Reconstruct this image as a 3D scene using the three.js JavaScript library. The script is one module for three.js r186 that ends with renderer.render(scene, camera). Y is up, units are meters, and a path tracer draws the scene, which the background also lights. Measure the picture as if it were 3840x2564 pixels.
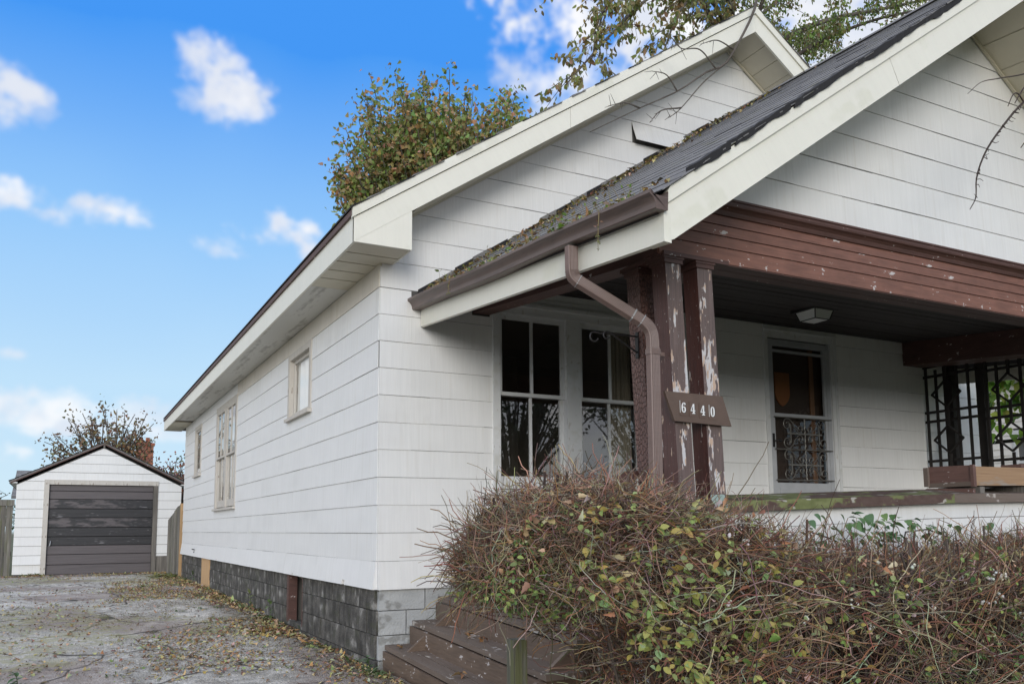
import * as THREE from 'three';
import { mergeGeometries, mergeVertices, toCreasedNormals } from 'three/addons/utils/BufferGeometryUtils.js';
import { FontLoader } from 'three/addons/loaders/FontLoader.js';
import { TextGeometry } from 'three/addons/geometries/TextGeometry.js';

// ---------------------------------------------------------------- camera, exposure, sun
const scene = new THREE.Scene();
const camera = new THREE.PerspectiveCamera(43.79, 1024 / 683, 0.05, 900);
camera.position.set(-2.4903, 0.2854, 7.3076);
camera.rotation.order = 'YXZ';
camera.rotation.set(0.1127, -0.4796, -0.0075);
camera.setViewOffset(3840, 2564, 17.8, -338, 3840, 2564);   // the lens is shifted up to keep verticals upright
scene.add(camera);
const renderer = new THREE.WebGLRenderer();
renderer.toneMapping = THREE.LinearToneMapping;
renderer.toneMappingExposure = 1.4;
renderer.shadowMap.enabled = true;

const sun = new THREE.DirectionalLight(new THREE.Color(1.0, 0.95, 0.87), 1.15);
sun.position.set(-17, 8, 34);
sun.castShadow = true;
sun.shadow.radius = 45;
sun.shadow.mapSize.set(2048, 2048);
Object.assign(sun.shadow.camera, { left: -25, right: 25, top: 25, bottom: -25, near: 1, far: 90 });
scene.add(sun, sun.target);

// ---------------------------------------------------------------- random numbers and noise
function rng(seed) { let a = seed >>> 0; return () => { a = (a + 0x6D2B79F5) | 0; let t = Math.imul(a ^ (a >>> 15), 1 | a); t = (t + Math.imul(t ^ (t >>> 7), 61 | t)) ^ t; return ((t ^ (t >>> 14)) >>> 0) / 4294967296; }; }
const rnd = rng(7);
const R = (a, b, r = rnd) => a + (b - a) * r();
const clamp = (x, a = 0, b = 1) => Math.min(b, Math.max(a, x));
const sst = (a, b, x) => { const t = clamp((x - a) / (b - a)); return t * t * (3 - 2 * t); };
const mix = (a, b, t) => a + (b - a) * t;
const mix3 = (a, b, t) => [mix(a[0], b[0], t), mix(a[1], b[1], t), mix(a[2], b[2], t)];
function h2(x, y, s) { let h = Math.imul(x, 374761393) + Math.imul(y, 668265263) + Math.imul(s, 1274126177); h = Math.imul(h ^ (h >>> 13), 1274126177); return ((h ^ (h >>> 16)) >>> 0) / 4294967296; }
function pn(x, y, px, py, s) {                       // value noise, periodic in px, py
  const xi = Math.floor(x), yi = Math.floor(y), fx = x - xi, fy = y - yi;
  const m = (a, p) => ((a % p) + p) % p;
  const u = fx * fx * (3 - 2 * fx), v = fy * fy * (3 - 2 * fy);
  const x0 = m(xi, px), x1 = m(xi + 1, px), y0 = m(yi, py), y1 = m(yi + 1, py);
  return mix(mix(h2(x0, y0, s), h2(x1, y0, s), u), mix(h2(x0, y1, s), h2(x1, y1, s), u), v);
}
function fbm(x, y, px, py, s, o = 4) {               // x, y in 0..1, px, py cells of the coarsest layer
  let a = 0.5, t = 0, n = 0;
  for (let i = 0; i < o; i++) { t += a * pn(x * px, y * py, px, py, s + i * 17); n += a; a *= 0.5; px *= 2; py *= 2; }
  return t / n;
}
function n3(x, y, z, s) {
  const xi = Math.floor(x), yi = Math.floor(y), zi = Math.floor(z), f = (t) => t * t * (3 - 2 * t), u = f(x - xi), v = f(y - yi), w = f(z - zi);
  const h = (a, b, c) => h2(xi + a + 57 * (zi + c), yi + b, s);
  return mix(mix(mix(h(0, 0, 0), h(1, 0, 0), u), mix(h(0, 1, 0), h(1, 1, 0), u), v), mix(mix(h(0, 0, 1), h(1, 0, 1), u), mix(h(0, 1, 1), h(1, 1, 1), u), v), w);
}
function fbm3(x, y, z, s, o) { let a = 0.5, t = 0, n = 0; for (let i = 0; i < o; i++) { t += a * n3(x, y, z, s + i); n += a; a *= 0.52; x *= 2.03; y *= 2.03; z *= 2.03; } return t / n; }

// ---------------------------------------------------------------- sky: blue air with fair-weather clouds
const CLOUDS = [ // azimuth, elevation, half width, half height (degrees), density
  [-82.6, 28.6, 2.1, 1.5, 1], [-81.2, 27.3, 2.1, 1.7, 1], [-80.9, 26.0, 1.5, 1.1, .9], [-83.3, 26.6, 1.2, .8, .5],
  [-94.6, 24.6, 1.9, 1.9, 1], [-92.3, 24.0, .7, .9, .4], [-93.2, 19.4, 2.2, .95, .95], [-90.9, 18.8, 2.0, .9, 1], [-88.0, 19.4, 2.0, .95, 1],
  [-77.9, 18.8, 2.8, 1.15, 1], [-78.1, 19.7, 1.2, .95, .9], [-81.4, 18.0, 1.6, .7, .7],
  [-93.4, 7.6, 2.0, 1.1, .9], [-90.2, 7.2, 2.8, 1.3, .85], [-87.0, 7.0, 3.2, 1.2, .75], [-84, 6.3, 3, .7, .5], [-93.5, 10.3, .9, .4, .6], [-93.6, 4.6, 1.3, .6, .8], [-97, 5.2, 3, .7, .7],
  [-57.2, 32.8, 3.4, 3.0, 1.2], [-59.8, 29.0, 2.9, 1.5, .8], [-55.5, 28.6, 5, 2.4, 1.0], [-49, 29.5, 8, 5, 1.5], [-41, 30, 11, 8, 1.6], [-31, 30, 12, 11, 1.6], [-47, 36, 12, 6, 1.6],
  [-103.5, 8.5, 5.5, 3.6, 1.15], [-108, 12, 6, 4, 1.1], [-101, 16, 3, 2, .9], [-113, 6, 6, 3, 1.1],
];
{
  const W = 2048, H = 1024, d = new Float32Array(W * H * 4), D = 180 / Math.PI;
  for (let j = 0; j < H; j++) {
    const el = ((j + .5) / H - .5) * 180, ce = Math.cos(el / D), y = Math.sin(el / D);
    const near = CLOUDS.filter((c) => Math.abs(el - c[1]) < c[3] * 2.24);
    for (let i = 0; i < W; i++) {
      const az = ((i + .5) / W - .5) * 360, x = Math.cos(az / D) * ce, z = Math.sin(az / D) * ce;
      let c;
      if (el < -1) c = [.16, .165, .15];
      else {
        const ee = Math.max(el, 0) + (n3(x * 14, y * 14, z * 14, 31) - .5) * 1.0;
        c = ee < 9 ? mix3([.70, .87, .95], [.54, .78, .99], sst(-2, 9, ee)) : ee < 19 ? mix3([.54, .78, .99], [.30, .59, .99], clamp((ee - 9) / 10)) : mix3([.30, .59, .99], [.068, .33, .93], clamp((ee - 19) / 11));
        if (ee > 30) c = mix3([.062, .32, .93], [.05, .20, .66], sst(30, 80, ee));
        let dens = 0, n1 = null;
        const inFrame = az > -97 && az < -27 && el < 37; if (el > 80 && i % 8) { const k = (j * W + i) * 4; for (let m = 0; m < 4; m++) d[k + m] = d[k - 4 + m]; continue; }
        for (const [ca, cl, ra, re, k] of near) {
          const q = Math.pow((az - ca) * ce / (ra * .93), 2) + Math.pow((el - cl) / (re * .9), 2);
          if (q < 5) { if (n1 === null) n1 = (fbm3(x * 30, y * 38, z * 30, 3, 5) - .5) * 3.3 + (fbm3(x * 150, y * 190, z * 150, 9, 3) - .5) * .8; dens = Math.max(dens, k * sst(.05, 1.45, 1.10 - q * .60 + n1)); }
        }
        const far = inFrame ? 0 : Math.min(1, Math.max(Math.max(-97 - az, az + 27) / 12, (el - 37) / 10, 0));
        if (far > 0) { const g = fbm3(x * 4.2, y * 7, z * 4.2, 5, 5); dens = Math.max(dens, far * sst(.33, .50, g)); }
        dens = clamp(dens);
        const top = 1 + .75 * sst(38, 60, el); if (dens > 0) c = mix3(c, mix3([.80 * top, .84 * top, .93 * top], [1.02 * top, 1.02 * top, 1.03 * top], sst(.35, .62, fbm3(x * 22 + 3, y * 22, z * 22, 77, 4))), dens * .97);
        // thin cloud in front of the sun scatters its light round it
        const cs = x * -.4374 + y * .2058 + z * .8748, ang = Math.acos(clamp(cs, -1, 1)) * D; const gl = 1 + .8 * Math.exp(-ang * ang / 900); c = [c[0] * gl, c[1] * gl, c[2] * gl];
      }
      const k = (j * W + i) * 4, s = 0.70;
      d[k] = c[0] * s; d[k + 1] = c[1] * s; d[k + 2] = c[2] * s; d[k + 3] = 1;
    }
  }
  const t = new THREE.DataTexture(d, W, H, THREE.RGBAFormat, THREE.FloatType);
  t.mapping = THREE.EquirectangularReflectionMapping; t.magFilter = THREE.LinearFilter; t.minFilter = THREE.LinearFilter; t.needsUpdate = true;
  scene.background = t; scene.environment = t;
}

// ---------------------------------------------------------------- textures
const enc = (c) => { c = clamp(c); return Math.round(255 * (c <= .0031308 ? 12.92 * c : 1.055 * Math.pow(c, 1 / 2.4) - .055)); };
function tex(w, h, mw, mh, fn, srgb = true) {        // fn(u, v) -> linear colour, or a number for a data map; mw, mh: its size in metres
  const d = new Uint8Array(w * h * 4);
  for (let j = 0; j < h; j++) for (let i = 0; i < w; i++) {
    const c = fn((i + .5) / w, (j + .5) / h), k = (j * w + i) * 4;
    if (srgb) { d[k] = enc(c[0]); d[k + 1] = enc(c[1]); d[k + 2] = enc(c[2]); } else d[k] = d[k + 1] = d[k + 2] = Math.round(255 * clamp(c));
    d[k + 3] = 255;
  }
  const t = new THREE.DataTexture(d, w, h, THREE.RGBAFormat);
  t.wrapS = t.wrapT = THREE.RepeatWrapping; t.magFilter = THREE.LinearFilter; t.minFilter = THREE.LinearFilter;
  if (srgb) t.colorSpace = THREE.SRGBColorSpace;
  t.repeat.set(1 / mw, 1 / mh); t.needsUpdate = true;
  return t;
}
const std = (o) => new THREE.MeshStandardMaterial({ roughness: .8, metalness: 0, side: THREE.DoubleSide, ...o });
const lin = (r, g, b) => new THREE.Color().setRGB(r, g, b);

// combed asbestos-cement shingle: fine vertical grooves, a little grime
const combBump = tex(512, 64, .75, .25, (u, v) => { const a = pn(u * 190, v * 2, 190, 2, 4); return .5 + .5 * (a - .5) + .25 * (pn(u * 64, v * 2, 64, 2, 8) - .5); }, false);
function siding(tint, grime, seed) {
  const m = tex(512, 256, 1.5, .75, (u, v) => {
    const comb = pn(u * 150, v * 3, 150, 3, seed) - .5, comb2 = pn(u * 70, v * 2, 70, 2, seed + 5) - .5, blot = fbm(u, v, 4, 3, seed + 9, 4) - .5;
    const run = Math.max(0, pn(u * 55, v * 2, 55, 2, seed + 14) - .7) * grime * .4;
    const speck = pn(u * 230, v * 115, 230, 115, seed + 3) > .985 ? .12 : 0;
    const k = 1 + comb * .05 + comb2 * .022 + blot * .06 * grime - speck;
    return [tint[0] * k - run * .14, tint[1] * k - run * .17, tint[2] * k - run * .22];
  });
  return std({ map: m, bumpMap: combBump, bumpScale: .0012, roughness: .62 });
}
const SID = [siding([.745, .742, .726], 1.3, 11), siding([.742, .74, .724], 1.5, 23), siding([.748, .744, .730], 1.2, 37), siding([.738, .736, .72], 1.8, 51)];
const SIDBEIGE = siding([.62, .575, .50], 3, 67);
const SIDDIRTY = siding([.725, .72, .70], 2.6, 71);
const BACKING = std({ color: lin(.09, .085, .08), roughness: .95 });
const creamT = tex(512, 256, 1.6, .8, (u, v) => { const f = fbm(u, v, 5, 4, 3, 5) - .5, st = pn(u * 90, v * 3, 90, 3, 6) - .5, sp = pn(u * 210, v * 105, 210, 105, 2) > .988 ? .35 : 0, gr = sst(.62, .8, fbm(u, v, 7, 5, 44, 4)); const k = 1 + f * .07 + st * .03 - sp; return [.76 * k - gr * .05, .74 * k - gr * .045, .645 * k - gr * .06]; });
const CREAM = std({ map: creamT, roughness: .45 });
const whitePaintT = tex(512, 512, .9, .9, (u, v) => { const f = fbm(u, v, 5, 5, 91, 5) - .5, cr = sst(.78, .82, fbm(u, v, 24, 10, 93, 3)), g = sst(.62, .8, fbm(u, v, 6, 6, 95, 4)); let c = [.64, .645, .64].map((x) => x * (1 + f * .12)); c = mix3(c, [.40, .37, .32], cr * .5); return mix3(c, [.50, .49, .43], g * .5); });
const WHITEWOOD = std({ map: whitePaintT, roughness: .6, bumpMap: tex(256, 256, .6, .6, (u, v) => fbm(u, v, 10, 30, 97, 4), false), bumpScale: .0025 });
const flakeT = tex(512, 512, .8, .8, (u, v) => { const f = fbm(u, v, 16, 6, 101, 5), g = fbm(u, v, 30, 12, 103, 3); let c = mix3([.47, .435, .385], [.57, .54, .49], f); const bare = sst(.66, .72, f * .6 + g * .4); return mix3(c, [.26, .21, .165], bare * .8); });
const FLAKYWOOD = std({ map: flakeT, roughness: .8, bumpMap: tex(256, 256, .4, .4, (u, v) => fbm(u, v, 12, 8, 105, 4), false), bumpScale: .004 });
function peel(seed, amount, base, under) {            // brown paint flaking off in long upright pieces (u across the board, v along)
  return tex(256, 1024, .26, 1.6, (u, v) => {
    const grain = pn(u * 40, v * 10, 40, 10, seed + 1) - .5, f = fbm(u, v, 6, 9, seed, 5), f2 = fbm(u, v, 18, 26, seed + 7, 3), fade = fbm(u, v, 3, 5, seed + 20, 3);
    const mask = sst(amount, amount + .02, f * .7 + f2 * .3);
    const fleck = pn(u * 46, v * 60, 46, 60, seed + 31) > .945 ? 1 : 0;
    let c = mix3(base, [base[0] * 1.35, base[1] * 1.38, base[2] * 1.45], fade); c = c.map((x) => x * (1 + grain * .35));
    c = mix3(c, mix3(under, [.50, .36, .27], sst(.55, .7, f2)), mask);
    return mix3(c, under, fleck * .55);
  });
}
const peelBump = tex(256, 1024, .26, 1.6, (u, v) => { const f = fbm(u, v, 4, 7, 201, 5); return .55 + .3 * (pn(u * 40, v * 10, 40, 10, 202) - .5) - .35 * sst(.6, .63, f); }, false);
const POSTPAINT = std({ map: peel(201, .585, [.108, .074, .065], [.56, .545, .55]), bumpMap: peelBump, bumpScale: .004, roughness: .55 });
const POSTPAINT2 = std({ map: peel(241, .58, [.112, .079, .070], [.55, .53, .53]), bumpMap: peelBump, bumpScale: .004, roughness: .55 });
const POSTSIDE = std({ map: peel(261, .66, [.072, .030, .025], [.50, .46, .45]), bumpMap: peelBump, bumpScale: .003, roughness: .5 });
const alli = (u, v) => { let a = 9, b = 9; const X = u * 11, Y = v * 44; for (let i = -1; i <= 1; i++) for (let j = -1; j <= 1; j++) { const cx = Math.floor(X) + i, cy = Math.floor(Y) + j, m = (q, p) => ((q % p) + p) % p; const dx = cx + h2(m(cx, 11), m(cy, 44), 5) - X, dy = cy + h2(m(cx, 11), m(cy, 44), 6) - Y, q = Math.hypot(dx, dy * .8); if (q < a) { b = a; a = q; } else if (q < b) b = q; } return sst(.0, .22, b - a); };
const ALLIGATOR = std({ map: tex(256, 1024, .26, 1.6, (u, v) => { const e = alli(u, v), f = fbm(u, v, 3, 8, 207, 4), k = .7 + .6 * f; const fl = pn(u * 40, v * 70, 40, 70, 8) > .965; return fl ? [.4, .37, .36] : mix3([.07, .033, .026], [.16 * k, .082 * k, .067 * k], e); }), bumpMap: tex(256, 1024, .26, 1.6, (u, v) => alli(u, v), false), bumpScale: .006, roughness: .5 });
function brown(base, amount, seed, rough = .6) {
  return std({ roughness: rough, bumpMap: tex(256, 256, .5, .5, (u, v) => fbm(u, v, 6, 40, seed + 3, 3), false), bumpScale: .0015, map: tex(1024, 256, 2.4, .5, (u, v) => { const g = pn(u * 16, v * 60, 16, 60, seed) - .5, f = fbm(u, v, 20, 8, seed + 1, 5), f2 = fbm(u, v, 90, 34, seed + 2, 2); const m = sst(amount, amount + .02, f * .6 + f2 * .4); const c = base.map((x) => x * (1 + g * .25 + (f - .5) * .5)); return mix3(c, [.50, .47, .45], m); }) });
}
const REDBROWN = brown([.188, .084, .058], .70, 301);
const REDDARK = brown([.085, .040, .032], .73, 311);
const CHOC = brown([.135, .094, .068], .70, 321, .5);
const CHOCWORN = std({ roughness: .62, map: tex(1024, 256, 2.2, .5, (u, v) => { const f = fbm(u, v, 12, 5, 331, 5), f2 = fbm(u, v, 50, 20, 333, 3), edge = sst(.645, .70, f * .6 + f2 * .4); const c = mix3([.125, .092, .071], [.175, .135, .11], fbm(u, v, 6, 4, 335, 3)); return mix3(c, mix3([.33, .28, .24], [.5, .47, .43], f2), edge); }), bumpMap: tex(256, 128, 1, .4, (u, v) => fbm(u, v, 8, 30, 339, 4), false), bumpScale: .003 });
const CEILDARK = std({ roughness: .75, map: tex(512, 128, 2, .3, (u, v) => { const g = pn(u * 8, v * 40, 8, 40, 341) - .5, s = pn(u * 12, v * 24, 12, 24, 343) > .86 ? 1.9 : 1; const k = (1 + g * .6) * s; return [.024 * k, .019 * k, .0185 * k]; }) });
const MOSSRAIL = std({ roughness: .85, map: tex(1024, 256, 2.6, .4, (u, v) => { const f = fbm(u, v, 8, 2, 351, 5), f2 = fbm(u, v, 50, 12, 353, 3), mo = sst(.45, .51, f * .75 + f2 * .25), wh = sst(.66, .70, fbm(u, v, 18, 6, 355, 4)); let c = mix3([.075, .042, .033], [.12, .08, .065], f2); c = mix3(c, mix3([.10, .115, .035], [.20, .215, .09], f2), mo); return mix3(c, [.42, .40, .35], wh * .8); }), bumpMap: tex(256, 64, 1, .3, (u, v) => fbm(u, v, 20, 8, 357, 4), false), bumpScale: .006 });
const SIGNBROWN = std({ roughness: .45, map: tex(128, 64, .4, .2, (u, v) => { const k = .85 + .3 * fbm(u, v, 8, 4, 358, 4); return [.115 * k, .075 * k, .056 * k]; }) });
const BROWNMETAL = std({ roughness: .38, metalness: .0, map: tex(512, 256, 1, .5, (u, v) => { const d = fbm(u, v, 10, 6, 361, 5), s = pn(u * 180, v * 90, 180, 90, 363) > .96 ? .35 : 0, dk = sst(.5, .75, fbm(u, v, 4, 12, 365, 4)); const k = (1 + (d - .5) * .3) * (1 - dk * .25); return [.125 * k + s * .12, .086 * k + s * .10, .074 * k + s * .08]; }) });
const PIPEMETAL = std({ roughness: .42, map: tex(256, 512, .3, 1.2, (u, v) => { const d = fbm(u, v, 6, 8, 371, 5) - .5, w = pn(u * 40, v * 6, 40, 6, 373) - .5; const k = 1 + d * .25 + w * .12; return [.165 * k, .112 * k, .097 * k]; }) });
const SHINGLE = [0, 1, 2].map((i) => std({ roughness: .95, map: tex(512, 256, 1.2, .6, (u, v) => { const g = pn(u * 256, v * 128, 256, 128, 381 + i) - .5, f = fbm(u, v, 6, 4, 385 + i, 4), mo = sst(.66, .76, fbm(u, v, 9, 5, 389 + i, 4)); const k = (.75 + .5 * f) * (1 + g * .7); return mix3([.17 * k, .164 * k, .16 * k], [.11, .11, .05], mo * .6); }), bumpMap: tex(256, 256, .3, .3, (u, v) => pn(u * 128, v * 128, 128, 128, 391), false), bumpScale: .0007 }));
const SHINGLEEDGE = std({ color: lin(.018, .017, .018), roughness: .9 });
const SOFFITB = std({ roughness: .5, map: tex(256, 256, 1, 1, (u, v) => { const f = fbm(u, v, 5, 5, 401, 5) - .5; const k = 1 + f * .16; return [.58 * k, .54 * k, .43 * k]; }) });
const SOFFITGROOVE = std({ color: lin(.11, .09, .06), roughness: .7 });
const SOFFITOLD = std({ roughness: .7, map: tex(1024, 128, 4, .42, (u, v) => { const f = fbm(u, v, 5, 6, 411, 5), g = fbm(u, v, 40, 12, 413, 3), m = sst(.50, .72, f * .7 + g * .3); return mix3([.62, .61, .57], [.32, .31, .28], m * .7); }) });
function block(seed, pale) {
  return std({ roughness: .95, bumpMap: tex(256, 128, .45, .215, (u, v) => fbm(u, v, 30, 16, seed + 1, 4), false), bumpScale: .006, map: tex(512, 256, .9, .43, (u, v) => { const f = fbm(u, v, 6, 4, seed, 5), st = fbm(u, v, 18, 3, seed + 3, 4), g = pn(u * 150, v * 75, 150, 75, seed + 5) - .5, ef = sst(pale, pale + .2, f * .75 + st * .25), gn = sst(.6, .75, fbm(u, v, 5, 4, seed + 9, 4)); let c = mix3([.035, .033, .029], [.13, .122, .11], sst(.25, .75, f * .5 + st * .5)); c = c.map((x) => x * (1 + g * .6)); c = mix3(c, [.34, .33, .31], ef * .75); return mix3(c, [.05, .055, .03], gn * .4); }) });
}
const BLOCK = [block(421, .56), block(433, .60), block(447, .53)];
const BLOCKPALE = std({ roughness: .9, bumpMap: tex(256, 128, .45, .215, (u, v) => fbm(u, v, 30, 16, 461, 4), false), bumpScale: .005, map: tex(512, 256, .9, .43, (u, v) => { const f = fbm(u, v, 6, 5, 463, 5), m = sst(.55, .7, fbm(u, v, 9, 5, 465, 4)); const c = [.40, .41, .41].map((x) => x * (.8 + .4 * f)); return mix3(c, [.17, .165, .15], m * .6); }) });
const MORTAR = std({ color: lin(.11, .105, .098), roughness: .95 });
const PLY = std({ roughness: .8, map: tex(128, 512, .3, 1, (u, v) => { const g = fbm(u, v, 20, 4, 471, 4), k = .75 + .5 * g; return [.53 * k, .34 * k, .175 * k]; }) });
function weathered(seed, c1, c2, green) {
  return std({ roughness: .9, bumpMap: tex(128, 512, .16, 1.2, (u, v) => fbm(u, v, 26, 5, seed + 1, 4), false), bumpScale: .004, map: tex(256, 1024, .32, 2.2, (u, v) => { const g = fbm(u, v, 36, 4, seed, 4), f = fbm(u, v, 4, 6, seed + 3, 4), mo = sst(.52, .7, fbm(u, v, 8, 6, seed + 7, 4)) * green; let c = mix3(c1, c2, clamp(g * 1.4 - .2)); c = c.map((x) => x * (.7 + .6 * f)); return mix3(c, [.11, .12, .035], mo); }) });
}
const FENCE = [weathered(481, [.09, .083, .07], [.24, .225, .195], .25), weathered(487, [.07, .064, .054], [.20, .185, .16], .45), weathered(493, [.11, .10, .083], [.27, .245, .21], .1)];
const NEWWOOD = weathered(499, [.30, .185, .09], [.47, .31, .165], .0);
const GREYWOOD = weathered(503, [.10, .09, .078], [.21, .19, .165], 0);
const GREENPOST = weathered(507, [.07, .07, .05], [.15, .15, .115], .55);
function gdoor(seed, blackness) {
  return std({ roughness: .5, bumpMap: tex(256, 64, 1.4, .25, (u, v) => fbm(u, v, 3, 24, seed + 2, 3), false), bumpScale: .002, map: tex(1024, 128, 2.8, .25, (u, v) => { const s = fbm(u, v, 7, 12, seed, 4), g = pn(u * 22, v * 30, 22, 30, seed + 3), f = fbm(u, v, 10, 3, seed + 5, 5); let c = mix3([.075, .064, .066], [.115, .098, .10], s); const bl = blackness >= 1 ? 1 : blackness <= 0 ? 0 : sst(1 - blackness - .1, 1 - blackness + .1, f); c = mix3(c, mix3([.008, .008, .010], [.03, .028, .03], s), bl); const scr = sst(.82, .87, g * .6 + f * .5) * bl; return mix3(c, [.26, .25, .26], scr * .6); }) });
}
const GDOOR = [gdoor(511, 0), gdoor(521, .55), gdoor(531, 1), gdoor(541, 1), gdoor(551, .15)];
const brickM = [[.28, .095, .055], [.34, .125, .07], [.22, .075, .05], [.30, .13, .085]].map((c, i) => std({ roughness: .9, map: tex(64, 64, .2, .2, (u, v) => c.map((x) => x * (.7 + .6 * fbm(u, v, 8, 8, 561 + i, 3)))) }));
const ALU = std({ color: lin(.36, .37, .38), roughness: .42, metalness: .35 });
const ALUGREY = std({ roughness: .5, map: tex(256, 256, .8, .8, (u, v) => { const k = .85 + .3 * fbm(u, v, 6, 6, 571, 4); return [.40 * k, .41 * k, .425 * k]; }) });
const PLANTERRED = brown([.135, .072, .058], .71, 329, .6);
const IRON = std({ color: lin(.21, .20, .18), roughness: .4, metalness: .6 });
const BLACKIRON = std({ color: lin(.012, .011, .011), roughness: .55 });
const TRELLIS = std({ color: lin(.014, .0105, .009), roughness: .75 });
const DARKROOM = std({ color: lin(.30, .27, .22), roughness: .95 });
const GLASS = new THREE.MeshPhysicalMaterial({ color: lin(1, 1, 1), roughness: .012, transmission: 1, thickness: 0, ior: 2.2 });   // storm pane and sash pane together
const DOORGLASS = new THREE.MeshPhysicalMaterial({ color: lin(1, 1, 1), roughness: .02, transmission: 1, thickness: 0, ior: 1.4 });
const CURTAIN = std({ color: lin(.30, .27, .20), roughness: .95 });
const NETCURTAIN = std({ color: lin(.70, .72, .70), roughness: .9 });
const VINYL = std({ color: lin(.74, .71, .66), roughness: .6 });

// ---------------------------------------------------------------- geometry helpers
const sub = (a, b) => [a[0] - b[0], a[1] - b[1], a[2] - b[2]], add = (a, b) => [a[0] + b[0], a[1] + b[1], a[2] + b[2]], mul = (a, k) => [a[0] * k, a[1] * k, a[2] * k];
const cross = (a, b) => [a[1] * b[2] - a[2] * b[1], a[2] * b[0] - a[0] * b[2], a[0] * b[1] - a[1] * b[0]], dot = (a, b) => a[0] * b[0] + a[1] * b[1] + a[2] * b[2];
const len = (a) => Math.hypot(...a), nrm = (a) => { const l = len(a) || 1; return [a[0] / l, a[1] / l, a[2] / l]; };
const mixv = (a, b, t) => [mix(a[0], b[0], t), mix(a[1], b[1], t), mix(a[2], b[2], t)];
const FRONT = (s, t, n) => [s, t, n], LEFT = (s, t, n) => [-n, t, s];       // wall axes: along, up, outwards
const used = new Map();
function numbered(n) { const k = used.get(n) || 0; used.set(n, k + 1); return k ? `${n}_${String(k).padStart(3, '0')}` : n; }
function tag(o, label, category, group) { o.userData.label = label; o.userData.category = category; if (group) o.userData.group = group; return o; }
function thing(name, label, category, base = [0, 0, 0], group) { const o = new THREE.Group(); o.name = numbered(name); o.position.set(...base); o.base = base; scene.add(o); return tag(o, label, category, group); }
const baseOf = (p) => { while (p && !p.base) p = p.parent; return p ? p.base : [0, 0, 0]; };
function put(name, geo, mat, parent) {                 // a named mesh; geometry given in scene axes
  const m = new THREE.Mesh(geo, mat); m.name = parent ? name : numbered(name); m.castShadow = m.receiveShadow = true;
  const b = parent ? baseOf(parent) : [0, 0, 0]; if (b[0] || b[1] || b[2]) geo.translate(-b[0], -b[1], -b[2]);
  (parent || scene).add(m); return m;
}
const stuff = (o) => { o.userData.kind = 'stuff'; return o; };
const structure = (o) => { o.userData.kind = 'structure'; return o; };
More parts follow.
